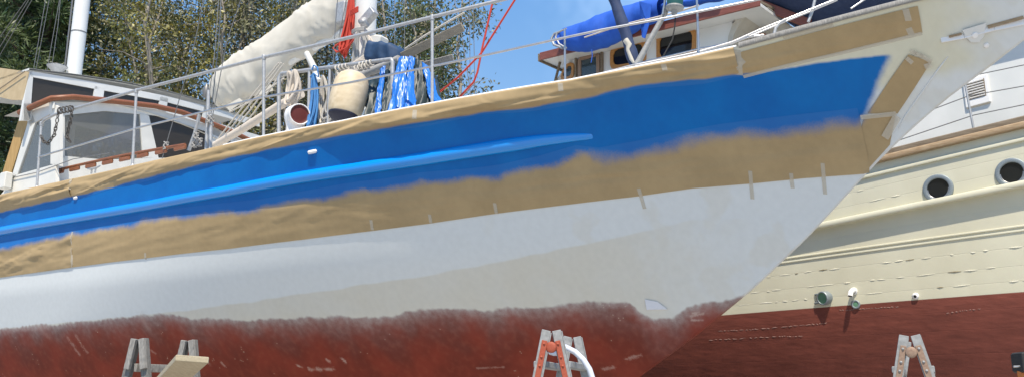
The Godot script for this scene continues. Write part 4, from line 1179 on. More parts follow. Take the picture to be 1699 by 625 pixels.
	b.lathe(f0, fd, [[0.10, 0.04 * L], [0.155, 0.08 * L], [0.187, 0.20 * L], [0.200, 0.40 * L], [0.202, 0.60 * L], [0.190, 0.78 * L], [0.160, 0.90 * L], [0.11, 0.965 * L]], 28)
	obj("body", b, mats.fender, t)
	b = MB.new()
	b.lathe(f0, fd, [[0.0, -0.03 * L], [0.08, -0.01 * L], [0.14, 0.045 * L], [0.168, 0.095 * L], [0.172, 0.13 * L], [0.16, 0.131 * L]], 28)
	obj("end_cap", b, mats.navy, t)
	b = MB.new()
	b.lathe(f0, fd, [[0.125, 0.945 * L], [0.118, 0.965 * L], [0.06, 1.0 * L], [0.03, 1.03 * L], [0.0, 1.04 * L]], 24)
	obj("end_cap", b, mats.rope_grey, t)
	# cowl ventilator
	t = thing("cowl_vent", "white cowl ventilator with dark red throat beside the blue rope", "ventilator", K, Vector3(-6.197, 4.600, 1.450))
	var c0 := Vector3(-6.232, 4.563, 1.450)
	b = MB.new()
	b.lathe(c0, Vector3.UP, [[0.115, 0.0], [0.105, 0.03], [0.10, 0.12], [0.112, 0.17], [0.128, 0.22], [0.132, 0.27], [0.118, 0.32], [0.085, 0.355], [0.04, 0.372], [0.0, 0.376]], 24)
	var mouth := Vector3(0.88, -0.06, 0.46).normalized()
	var mc := c0 + Vector3(0, 0.245, 0) + mouth * 0.092
	b.lathe(mc, mouth, [[0.126, -0.03], [0.128, 0.03], [0.124, 0.062], [0.118, 0.066], [0.110, 0.060]], 24)
	obj("cowl", b, mats.white_fresh, t)
	b = MB.new()
	b.lathe(mc, mouth, [[0.112, 0.061], [0.104, 0.045], [0.07, 0.048], [0.0, 0.05]], 24)
	obj("throat", b, mats.cowl_red, t)
	b = MB.new()
	b.lathe(c0 + Vector3(0, -0.01, 0), Vector3.UP, [[0.15, 0.0], [0.15, 0.025], [0.11, 0.03]], 20)
	obj("base_ring", b, mats.teak, t)
	b = MB.new()
	b.tube([Vector3(-6.448, 4.555, 1.500), Vector3(-5.977, 4.553, 1.500)], 0.02, 8)
	single("deck_block", b, mats.teak, K, "short varnished batten on deck at the foot of the cowl vent", "batten")
	build_tarps()

func build_tarps() -> void:
	var K := ketch_frame
	# draped tarpaulins amidships: folds fall from a ridge
	var ridge := [Vector3(-5.409, 5.184, 1.150), Vector3(-5.269, 5.215, 1.150), Vector3(-5.123, 5.287, 1.150), Vector3(-4.996, 5.333, 1.150), Vector3(-4.860, 5.334, 1.150), Vector3(-4.724, 5.306, 1.150), Vector3(-4.623, 5.243, 1.150), Vector3(-4.523, 5.167, 1.150), Vector3(-4.455, 5.042, 1.150), Vector3(-4.388, 4.906, 1.150), Vector3(-4.257, 4.678, 1.150)]
	var hem := [Vector3(-5.193, 4.557, 1.450), Vector3(-5.091, 4.554, 1.450), Vector3(-4.957, 4.552, 1.450), Vector3(-4.826, 4.550, 1.450), Vector3(-4.696, 4.549, 1.450), Vector3(-4.567, 4.547, 1.450), Vector3(-4.457, 4.548, 1.450), Vector3(-4.363, 4.545, 1.450), Vector3(-4.270, 4.542, 1.450), Vector3(-4.163, 4.543, 1.450), Vector3(-4.012, 4.536, 1.450)]
	# top from, top to, hem from, hem to, stand-off
	var spans := [[0.0, 0.86, 0.0, 0.88, 0.0, "tarp_dark"], [0.15, 0.20, 0.17, 0.25, 0.06, "tarp_blue"], [0.35, 0.45, 0.33, 0.485, 0.07, "tarp_blue"], [0.475, 0.53, 0.48, 0.62, 0.09, "tarp_blue"], [0.60, 0.84, 0.86, 1.0, 0.05, "tarp_blue"], [0.24, 0.31, 0.25, 0.33, 0.05, "tarp_dark"]]
	fold.seed = 91
	var dark := thing("tarpaulin", "dark green tarpaulin hanging in folds next to the fender", "tarpaulin", K, Vector3(-4.851, 4.582, 1.400))
	var bright := thing("tarpaulin", "crinkled bright blue tarpaulin draped over the deck gear under planks", "tarpaulin", K, Vector3(-4.527, 4.561, 1.400))
	for si in spans.size():
		var s: Array = spans[si]
		var wide: bool = s[1] - s[0] > 0.5
		var nu := 80 if wide else 28
		var rows := []
		for i in nu + 1:
			var u := float(i) / nu
			var row := PackedVector3Array()
			for j in 25:
				var q := j / 24.0
				var f := lerpf(lerpf(s[0], s[1], u), lerpf(s[2], s[3], u), q)
				var g := f * (ridge.size() - 1)
				var k := clampi(int(g), 0, ridge.size() - 2)
				var p: Vector3 = ridge[k].lerp(ridge[k + 1], g - k).lerp(hem[k].lerp(hem[k + 1], g - k), q)
				var puff: float = s[4] + (0.0 if wide else sqrt(maxf(sin(u * PI), 0.0)) * 0.05 * (0.4 + 0.6 * q))
				# pleats that fan out towards the hem, then fine crinkles
				puff += (0.035 if wide else 0.018) * q * asin(sin(f * (70.0 if wide else 60.0) + 1.5 * fold.get_noise_1d(q * 60.0 + si * 40.0)))
				puff += 0.025 * fold.get_noise_2d(f * 400.0, q * 40.0 + si * 50.0) + 0.030 * absf(fold.get_noise_2d(f * 1800.0 + q * 120.0, q * 240.0 - f * 400.0))
				row.push_back(p + Vector3(0.004 * sin(q * 5.0 + si), 0, puff))
			rows.push_back(row)
		var b := MB.new()
		b.grid(rows, null, false)
		obj("fold", b, mats[s[5]], bright if s[5] == "tarp_blue" else dark)
	# a wrapped box on top
	var b := MB.new()
	var rows := []
	var c0 := Vector3(-5.383, 5.579, 0.900)
	var dx := (Vector3(-5.060, 5.489, 0.900) - Vector3(-5.718, 5.672, 0.900)).normalized()
	for i in 25:
		var f := i / 24.0
		var row := PackedVector3Array()
		for j in 25:
			var a := TAU * j / 24.0
			var e := sin(f * PI)
			var sq := pow(clampf(e * 1.6, 0, 1), 0.4)
			var cx := signf(cos(a)) * pow(absf(cos(a)), 0.55)
			var sx := signf(sin(a)) * pow(absf(sin(a)), 0.55)
			var wob := 1.0 + 0.22 * fold.get_noise_2d(f * 90.0, cos(a) * 30.0 + sin(a) * 24.0)
			row.push_back(c0 + dx * (f - 0.5) * 0.60 + Vector3(0, sx * 0.15 * lerpf(1.1, 0.7, f), cx * 0.16) * sq * wob)
		row[24] = row[0]
		rows.push_back(row)
	b.grid(rows, null, false, true)
	single("sail_bag", b, mats.cover_navy, K, "faded navy fabric bag lying on the tarpaulins by the mast", "bag")
	# planks
	b = MB.new()
	b.bar(Vector3(-5.544, 5.354, 1.000), Vector3(-4.358, 5.739, 0.800), 0.10, 0.05, Vector3(0.3, 1, 0.5), 0.006)
	single("plank", b, mats.weathered_plank, K, "long weathered plank jutting out above the blue tarpaulin", "plank", "planks on the ketch's deck")
	b = MB.new()
	b.bar(Vector3(-5.914, 5.407, 0.700), Vector3(-4.698, 5.535, 0.500), 0.09, 0.04, Vector3(0.3, 1, 0.5), 0.006)
	single("plank", b, mats.grey_wood, K, "lower grey plank whose end shows below the long plank", "plank", "planks on the ketch's deck")
	# black pipe ends beside the mast
	b = MB.new()
	b.tube([Vector3(-5.653, 5.345, 1.000), Vector3(-5.294, 5.400, 1.000), Vector3(-5.101, 5.435, 1.000)], 0.05, 10)
	single("rolled_mat", b, mats.rope_grey, K, "dark roll of matting lying under the long plank", "mat")
	# furled staysail in a navy sleeve, strut and deck lamp at the foredeck
	b = MB.new()
	var sl := [Vector3(-2.441, 5.657, 0.965), Vector3(-2.411, 5.523, 0.954), Vector3(-2.359, 5.323, 0.937), Vector3(-2.308, 5.125, 0.920), Vector3(-2.259, 4.900, 0.902), Vector3(-2.234, 4.817, 0.892)]
	var pts := []
	var rr := []
	for i in 21:
		var f := i / 20.0 * 5.0
		var k := mini(int(f), 4)
		pts.push_back(sl[k].lerp(sl[k + 1], f - k))
		rr.push_back(0.060 + 0.004 * sin(i * 0.9) - 0.002 * (i % 3))
	b.tube(pts, rr, 14)
	var t := thing("furled_sail", "navy sleeve round a furled sail rising from the foredeck", "sail", K, Vector3(-2.234, 4.817, 0.892))
	obj("sleeve", b, mats.sleeve_navy, t)
	b = MB.new()
	b.tube([Vector3(-2.297, 5.065, 0.976), Vector3(-2.266, 5.012, 0.964), Vector3(-2.278, 4.962, 0.969), Vector3(-2.248, 4.860, 0.958), Vector3(-2.222, 4.808, 0.948)], [0.03, 0.03, 0.018, 0.02, 0.01], 8)
	obj("torn_lining", b, mats.canvas_white, t)
	b = MB.new()
	b.tube([Vector3(-1.825, 5.514, 0.839), Vector3(-1.867, 5.390, 0.857), Vector3(-1.960, 5.209, 0.892), Vector3(-2.064, 5.018, 0.931), Vector3(-2.168, 4.815, 0.969), Vector3(-2.191, 4.780, 0.978)], [0.026, 0.026, 0.027, 0.027, 0.032, 0.036], 12)
	single("deck_strut", b, mats.alu, K, "grey metal strut leaning beside the navy sleeve on the foredeck", "strut")
	t = thing("deck_lamp", "dark green lamp with trailing black cable above the foredeck rail", "lamp", K, Vector3(-1.795, 5.257, 0.927))
	var lo := Vector3(-1.793, 5.319, 0.926)
	b = MB.new()
	b.lathe(lo, Vector3(0.1, 1, 0), [[0.075, -0.02], [0.078, 0.05], [0.085, 0.22], [0.06, 0.26], [0.0, 0.26]], 22)
	obj("body", b, mats.lamp_green, t)
	b = MB.new()
	b.lathe(lo, Vector3(0.1, 1, 0), [[0.0, -0.045], [0.045, -0.045], [0.085, -0.03], [0.09, -0.01], [0.08, 0.0]], 22)
	b.lathe(lo, Vector3(0.1, 1, 0), [[0.0, -0.10], [0.022, -0.10], [0.034, -0.04], [0.034, -0.02]], 12)
	obj("rim", b, mats.alu, t)
	b = MB.new()
	b.tube([Vector3(-1.800, 5.270, 0.929), Vector3(-1.792, 5.194, 0.927), Vector3(-1.801, 5.102, 0.931), Vector3(-1.827, 4.975, 0.940), Vector3(-1.884, 4.869, 0.962), Vector3(-1.940, 4.763, 0.984)], 0.007, 6)
	obj("cable", b, mats.rubber, t)
	b = MB.new()
	b.tube([Vector3(-1.868, 5.485, 0.937), Vector3(-1.889, 5.361, 0.944), Vector3(-1.909, 5.250, 0.952)], 0.012, 8)
	obj("bracket", b, mats.steel, t)

# ------------------------------------------------------------------ the cream motor yacht behind
func yz(x: float, y: float) -> float:
	# outboard offset of the yacht's side
	var bow := -0.010 * (x + 1.0) * (x + 1.0)
	var s := 0.0
	if y < 2.8: s = -0.06 - 0.42 * pow((2.8 - y) / 2.8, 1.6) * 2.6
	else: s = -0.06 * (4.7 - y) / 1.9 * ((4.7 - y) / 1.9)
	return maxf(bow + s, -2.1)

func strake(y0: PackedVector2Array, y1: PackedVector2Array, f0: float, f1: float, out: float, b: MB, deep: float, x0 := -9.5, x1 := 4.0) -> void:
	# one run of planking between fractions of two lines, edges rounded into the seam
	var rows := []
	var n := 44
	var prof := [[0.0, -0.004], [0.012, -0.001], [0.03, 0.0], [0.5, 0.002], [0.97, 0.0], [0.988, -0.001], [1.0, -0.004]]
	for i in n + 1:
		var x := lerpf(x0, x1, float(i) / n)
		var ya := lin2(y0, x)
		var yb := lin2(y1, x)
		var row := PackedVector3Array()
		for q in prof:
			var y := lerpf(ya, yb, lerpf(f0, f1, q[0]))
			row.push_back(Vector3(x, y, yz(x, y) + out + q[1] * deep))
		rows.push_back(row)
	b.grid(rows, null, true)

func lin2(p: PackedVector2Array, x: float) -> float:
	# straight run through the first and last points, bent gently by the middle one
	var a := p[0]
	var c := p[p.size() - 1]
	return a.y + (c.y - a.y) * (x - a.x) / (c.x - a.x)

func ledge(b: MB, line: PackedVector2Array, h: float, out: float, x0 := -9.5, x1 := 4.0) -> void:
	var rows := []
	for i in 45:
		var x := lerpf(x0, x1, i / 44.0)
		var y := lin2(line, x)
		var z := yz(x, y)
		rows.push_back(PackedVector3Array([Vector3(x, y - h * 0.5, z - 0.01), Vector3(x, y - h * 0.5, z + out * 0.8), Vector3(x, y - h * 0.42, z + out), Vector3(x, y + h * 0.30, z + out), Vector3(x, y + h * 0.5, z + out * 0.7), Vector3(x, y + h * 0.56, z - 0.01)]))
	b.grid(rows, null, true)

var y_keel := PackedVector2Array([Vector2(-3, 0.0), Vector2(0, 0.0)])
var y_low := PackedVector2Array([Vector2(-3.317, 1.371), Vector2(-0.157, 1.410)])
var y_red := PackedVector2Array([Vector2(-3.531, 2.791), Vector2(0.007, 2.813)])
var y_groove := PackedVector2Array([Vector2(-2.583, 3.475), Vector2(0.094, 3.549)])
var y_rub := PackedVector2Array([Vector2(-2.272, 3.828), Vector2(0.148, 4.006)])
var y_moul := PackedVector2Array([Vector2(-1.489, 4.389), Vector2(0.209, 4.525)])
var y_cap := PackedVector2Array([Vector2(-1.287, 4.572), Vector2(0.227, 4.686)])

func build_yacht() -> void:
	var t := thing("motor_yacht", "cream wooden motor yacht with red bottom and white wheelhouse behind the ketch", "boat", yacht_frame, Vector3(-3, 0, -1.8))
	var hull := Node3D.new()
	hull.name = "hull"; hull.position = -Vector3(-3, 0, -1.8)
	t.add_child(hull)
	# planking, strake by strake
	var st := [[y_keel, y_red, 0.0, 0.38, "antifoul_old"], [y_keel, y_red, 0.38, 0.56, "antifoul_old"], [y_keel, y_red, 0.56, 0.67, "antifoul_old"], [y_keel, y_red, 0.67, 0.77, "antifoul_old"], [y_keel, y_red, 0.77, 0.865, "antifoul_old"], [y_keel, y_red, 0.865, 0.94, "antifoul_old"], [y_keel, y_red, 0.94, 1.0, "antifoul_old"],
		[y_red, y_groove, 0.0, 0.17, "cream"], [y_red, y_groove, 0.17, 0.40, "cream"], [y_red, y_groove, 0.40, 0.68, "cream"], [y_red, y_groove, 0.68, 1.0, "cream"],
		[y_groove, y_rub, 0.0, 0.5, "cream"], [y_groove, y_rub, 0.5, 1.0, "cream"],
		[y_rub, y_moul, 0.0, 0.36, "cream"], [y_rub, y_moul, 0.36, 0.68, "cream"], [y_rub, y_moul, 0.68, 1.0, "cream"], [y_moul, y_cap, 0.0, 1.0, "cream"]]
	for s in st:
		var b := MB.new()
		strake(s[0], s[1], s[2], s[3], 0.0, b, 0.45 if s[4] == "cream" else 0.3)
		obj("plank", b, mats[s[4]], hull)
	# backing behind the seams, far side, ends and deck close the hull
	var bk := MB.new()
	var rows := []
	for i in 28:
		var x := lerpf(-9.5, 4.0, i / 27.0)
		var row := PackedVector3Array()
		for j in 21:
			var y := lerpf(0.0, lin2(y_cap, x), j / 20.0)
			row.push_back(Vector3(x, y, yz(x, y) - 0.012))
		for j in 21:
			var y := lerpf(lin2(y_cap, x), 0.0, j / 20.0)
			row.push_back(Vector3(x, y, -4.0 - yz(x, y) + 0.012))
		rows.push_back(row)
	bk.grid(rows, null, true)
	for e in [0, 27]:
		var r: PackedVector3Array = rows[e]
		for j in 20: bk.quad(r[j], r[41 - j], r[40 - j], r[j + 1])
	obj("backing", bk, mats.seam_dark, hull)
	# mouldings
	var b := MB.new()
	ledge(b, y_rub, 0.075, 0.10)
	obj("rubbing_strake", b, mats.cream, hull)
	b = MB.new()
	ledge(b, y_moul, 0.04, 0.028)
	obj("moulding", b, mats.cream, hull)
	b = MB.new()
	ledge(b, y_groove, 0.022, 0.014)
	obj("bead", b, mats.cream, hull)
	b = MB.new()
	var gr2 := PackedVector2Array([y_groove[0] - Vector2(0, 0.05), y_groove[1] - Vector2(0, 0.05)])
	ledge(b, gr2, 0.022, 0.012)
	obj("bead", b, mats.cream, hull)
	b = MB.new()
	ledge(b, y_cap, 0.075, 0.07)
	obj("cap_rail", b, mats.worn_varnish, hull)
	b = MB.new()
	var cap2 := PackedVector2Array([y_cap[0] + Vector2(0, 0.075), y_cap[1] + Vector2(0, 0.075)])
	ledge(b, cap2, 0.07, 0.02)
	obj("toe_rail", b, mats.old_timber, hull)
	# flakes of paint standing along the seams
	rng.seed = 404
	var ports := PackedVector2Array([Vector2(-0.749, 4.096), Vector2(0.049, 4.156), Vector2(0.768, 4.232)])
	b = MB.new()
	var bd := MB.new()
	for s in [[y_red, y_groove, 0.17], [y_red, y_groove, 0.40], [y_red, y_groove, 0.68], [y_rub, y_moul, 0.36], [y_rub, y_moul, 0.68]]:
		var x := -4.6
		while x < 1.0:
			var ln := rng.randf_range(0.03, 0.22)
			var clear := true
			for po in ports:
				if absf(po.x - x) < 0.42: clear = clear and s[0] != y_rub
			if rng.randf() < 0.62 and clear:
				var y := lerpf(lin2(s[0], x), lin2(s[1], x), s[2]) + rng.randf_range(-0.004, 0.006)
				var y2 := lerpf(lin2(s[0], x + ln), lin2(s[1], x + ln), s[2]) + rng.randf_range(-0.004, 0.006)
				var q := b if rng.randf() < 0.85 else bd
				q.tube([Vector3(x, y, yz(x, y) + 0.001), Vector3(x + ln * 0.5, (y + y2) * 0.5 + 0.002, yz(x, y) + 0.003), Vector3(x + ln, y2, yz(x + ln, y2) + 0.001)], [0.002, rng.randf_range(0.003, 0.006), 0.002], 5)
			x += ln + rng.randf_range(0.01, 0.15)
	var fl := obj("paint_flakes", b, mats.cream_flake, hull)
	tag(fl, "", "", "", "stuff")
	fl = obj("open_seams", bd, mats.seam_dark, hull)
	tag(fl, "", "", "", "stuff")
	b = MB.new()
	for q in [PackedVector2Array([Vector2(-3.842, 2.580), Vector2(-3.324, 2.570), Vector2(-2.815, 2.582), Vector2(-2.269, 2.598)]), PackedVector2Array([Vector2(-4.006, 2.465), Vector2(-3.418, 2.463), Vector2(-2.906, 2.463), Vector2(-2.597, 2.448)]), PackedVector2Array([Vector2(-2.087, 2.745), Vector2(-1.713, 2.742), Vector2(-1.354, 2.740)]), PackedVector2Array([Vector2(-0.835, 2.628), Vector2(-0.624, 2.649), Vector2(-0.433, 2.657)])]:
		var f := 0.0
		while f < q.size() - 1.05:
			var ln := rng.randf_range(0.04, 0.22)
			var pts := []
			for e in 4:
				var g := minf(f + ln * e / 3.0, q.size() - 1.001)
				var p: Vector2 = q[int(g)].lerp(q[int(g) + 1], g - int(g)) + Vector2(0, rng.randf_range(-0.006, 0.006))
				pts.push_back(Vector3(p.x, p.y, yz(p.x, p.y) - 0.001))
			b.tube(pts, [0.001, rng.randf_range(0.003, 0.009), rng.randf_range(0.003, 0.008), 0.001], 5)
			f += ln * rng.randf_range(0.8, 1.5)
	fl = obj("chalk_scrapes", b, mats.antifoul_chalk, hull)
	tag(fl, "", "", "", "stuff")
	# portholes
	for q in PackedVector2Array([Vector2(-0.749, 4.096), Vector2(0.049, 4.156), Vector2(0.768, 4.232)]):
		var o := Vector3(q.x, q.y, yz(q.x, q.y))
		b = MB.new()
		b.lathe(o, Vector3.BACK, [[0.175, -0.01], [0.175, 0.018], [0.165, 0.026], [0.132, 0.028], [0.124, 0.020], [0.124, 0.002]], 32)
		var ph := obj("porthole", b, mats.bronze_grey, t)
		b = MB.new()
		b.lathe(o, Vector3.BACK, [[0.125, 0.006], [0.0, 0.006]], 28)
		var gl := obj("glass", b, mats.port_glass, ph)
		gl.position = Vector3.ZERO
		b = MB.new()
		var pts := []
		for i in 17:
			var a := PI + PI * i / 16.0
			pts.push_back(o + Vector3(cos(a) * 0.118, sin(a) * 0.118, 0.012))
		b.tube(pts, 0.006, 6)
		var rg := obj("rim", b, mats.steel, ph)
		rg.position = Vector3.ZERO
	# outlets and underwater lights near the waterline
	b = MB.new()
	var q0 := PackedVector2Array([Vector2(-2.243, 2.915), Vector2(-1.878, 2.970), Vector2(-1.870, 2.805), Vector2(-1.148, 2.854), Vector2(-1.977, 3.861)])
	var o0 := Vector3(q0[0].x, q0[0].y, yz(q0[0].x, q0[0].y))
	var lampd := Vector3(-0.35, -0.15, 1)
	b.lathe(o0, lampd, [[0.085, -0.03], [0.09, 0.05], [0.086, 0.075], [0.072, 0.078], [0.07, 0.066]], 24)
	var ll := obj("outlet", b, mats.bronze_grey, t)
	b = MB.new()
	b.lathe(o0, lampd, [[0.071, 0.066], [0.0, 0.070]], 20)
	obj("lens", b, mats.green_glass, ll).position = Vector3.ZERO
	b = MB.new()
	b.tube([o0 + Vector3(-0.14, 0.05, 0), o0 + Vector3(-0.10, 0.05, 0.03), o0 + Vector3(-0.05, 0.03, 0.03)], 0.012, 6)
	b.tube([o0 + Vector3(-0.15, -0.06, 0), o0 + Vector3(-0.11, -0.06, 0.03), o0 + Vector3(-0.05, -0.03, 0.03)], 0.014, 6)
	obj("lug", b, mats.bronze_grey, ll).position = Vector3.ZERO
	b = MB.new()
	o0 = Vector3(q0[1].x, q0[1].y, yz(q0[1].x, q0[1].y))
	b.lathe(o0, Vector3.BACK, [[0.045, -0.01], [0.045, 0.012], [0.036, 0.016]], 18)
	b.tube([o0, o0 + Vector3(-0.005, 0, 0.05), o0 + Vector3(-0.01, -0.02, 0.08), o0 + Vector3(-0.015, -0.07, 0.10)], 0.031, 14)
	ll = obj("drain_pipe", b, mats.white_fresh, t)
	b = MB.new()
	b.tube([o0 + Vector3(-0.015, -0.068, 0.10), o0 + Vector3(-0.0155, -0.0725, 0.101)], 0.025, 14)
	obj("bore", b, mats.dark_inside, ll).position = Vector3.ZERO
	b = MB.new()
	o0 = Vector3(q0[2].x, q0[2].y, yz(q0[2].x, q0[2].y))
	b.lathe(o0, Vector3.BACK, [[0.056, -0.01], [0.056, 0.016], [0.045, 0.022], [0.032, 0.014]], 20)
	ll = obj("outlet", b, mats.bronze_grey, t)
	b = MB.new()
	b.lathe(o0, Vector3.BACK, [[0.034, 0.012], [0.0, 0.014]], 16)
	obj("lens", b, mats.green_glass, ll).position = Vector3.ZERO
	b = MB.new()
	o0 = Vector3(q0[3].x, q0[3].y, yz(q0[3].x, q0[3].y))
	b.lathe(o0, Vector3(0, -0.3, 1), [[0.038, -0.02], [0.038, 0.02], [0.026, 0.03], [0.018, 0.03]], 18)
	ll = obj("drain_pipe", b, mats.white_fresh, t)
	b = MB.new()
	b.lathe(o0, Vector3(0, -0.3, 1), [[0.019, 0.028], [0.0, 0.028]], 12)
	obj("bore", b, mats.dark_inside, ll).position = Vector3.ZERO
	b = MB.new()
	o0 = Vector3(q0[4].x, q0[4].y, yz(q0[4].x, q0[4].y))
	b.bar(o0 + Vector3(-0.06, -0.004, 0.004), o0 + Vector3(0.06, 0.006, 0.004), 0.025, 0.006, Vector3.UP, 0.002)
	obj("scupper", b, mats.seam_dark, t)

	# deck and lower saloon side
	b = MB.new()
	b.slab([Vector3(-9.4, 4.42, -0.05), Vector3(4.0, 4.62, -0.25), Vector3(4.0, 4.62, -3.7), Vector3(-9.4, 4.42, -3.7)], Vector3(0, -0.05, 0))
	obj("deck", b, mats.beige_panel, t)
	b = MB.new()
	b.slab([Vector3(-8.6, 4.3, -0.85), Vector3(4.0, 4.3, -0.95), Vector3(4.0, 6.35, -1.0), Vector3(-8.6, 6.05, -0.9)], Vector3(0, 0, -0.06))
	b.slab([Vector3(-8.6, 4.3, -3.2), Vector3(4.0, 4.3, -3.1), Vector3(4.0, 6.35, -3.05), Vector3(-8.6, 6.05, -3.15)], Vector3(0, 0, 0.06))
	b.slab([Vector3(-8.6, 4.3, -0.85), Vector3(-8.6, 6.05, -0.9), Vector3(-8.6, 6.05, -3.15), Vector3(-8.6, 4.3, -3.2)], Vector3(0.06, 0, 0))
	b.slab([Vector3(4.0, 4.3, -0.95), Vector3(4.0, 6.35, -1.0), Vector3(4.0, 6.35, -3.05), Vector3(4.0, 4.3, -3.1)], Vector3(-0.06, 0, 0))
	b.slab([Vector3(-8.7, 6.05, -0.7), Vector3(4.1, 6.36, -0.8), Vector3(4.1, 6.36, -3.25), Vector3(-8.7, 6.05, -3.35)], Vector3(0, 0.06, 0))
	obj("saloon", b, mats.white_paint, t)
	# louvred vent on the saloon side
	var vc := Vector3(-0.405, 5.487, -0.930)
	b = MB.new()
	b.box(vc, Vector3(1, 0.08, 0).normalized(), Vector3.UP, Vector3.BACK, Vector3(0.15, 0.19, 0.025), 0.02)
	var vent := obj("vent", b, mats.white_fresh, t)
	for k in 7:
		b = MB.new()
		b.bar(vc + Vector3(-0.10, 0.12 - k * 0.034, 0.030), vc + Vector3(0.10, 0.136 - k * 0.034, 0.030), 0.016, 0.012, Vector3(0, 1, 0.8), 0.002)
		obj("slat", b, mats.white_fresh, vent)
	b = MB.new()
	b.slab([vc + Vector3(-0.11, 0.13, 0.0), vc + Vector3(0.11, 0.15, 0.0), vc + Vector3(0.11, -0.085, 0.0), vc + Vector3(-0.11, -0.105, 0.0)], Vector3(0, 0, 0.027))
	obj("louvre_recess", b, mats.old_timber, vent)
	# guard rail posts and wires
	for q in [[Vector3(-0.305, 4.733, -0.120), Vector3(-0.352, 5.465, -0.120)], [Vector3(0.759, 4.767, -0.120), Vector3(0.743, 5.487, -0.120)], [Vector3(-1.361, 4.610, -0.120), Vector3(-1.423, 5.399, -0.120)]]:
		b = MB.new()
		b.tube([q[0] - Vector3(0, 0.1, 0), q[1]], 0.014, 8)
		obj("rail_post", b, mats.galv, t)
	for q in [[Vector3(-1.573, 4.768, -0.120), Vector3(-1.270, 4.790, -0.120), Vector3(-0.294, 4.948, -0.120), Vector3(0.235, 4.960, -0.120), Vector3(0.784, 4.973, -0.120)], [Vector3(-1.545, 5.068, -0.120), Vector3(-0.769, 5.111, -0.120), Vector3(-0.320, 5.197, -0.120), Vector3(0.261, 5.182, -0.120), Vector3(0.811, 5.188, -0.120)], [Vector3(-1.517, 5.379, -0.120), Vector3(-0.335, 5.438, -0.120), Vector3(0.290, 5.434, -0.120), Vector3(0.841, 5.425, -0.120)]]:
		b = MB.new()
		b.tube(q, 0.006, 6)
		obj("guard_wire", b, mats.wire, t)
	build_wheelhouse(t)

func frame_window(t: Node3D, p: Array, w: float, fm: Material, pm: Material, z_out := 0.03) -> void:
	# p: four corners, bottom-left, bottom-right, top-right, top-left
	var b := MB.new()
	var o := Vector3(0, 0, z_out)
	var mid: Vector3 = (p[0] + p[1] + p[2] + p[3]) * 0.25
	var rc := []
	for k in 4:
		var a: Vector3 = p[k]
		var pr: Vector3 = p[(k + 3) % 4]
		var nx: Vector3 = p[(k + 1) % 4]
		var r := w * 1.5
		rc.push_back(a + (pr - a).normalized() * r)
		rc.push_back(a + ((pr - a).normalized() + (nx - a).normalized()) * r * 0.3)
		rc.push_back(a + (nx - a).normalized() * r)
	var inner := []
	for q in rc:
		var d: Vector3 = (mid - q)
		inner.push_back(q + Vector3(signf(d.x) * minf(w, absf(d.x)), signf(d.y) * minf(w, absf(d.y)), 0))
	for k in 12:
		var k2 := (k + 1) % 12
		b.slab([rc[k], rc[k2], inner[k2], inner[k]], o)
	var f := obj("window", b, fm, t)
	b = MB.new()
	b.slab(inner, Vector3(0, 0, 0.008))
	obj("pane", b, pm, f).position = Vector3(0, 0, 0.004)

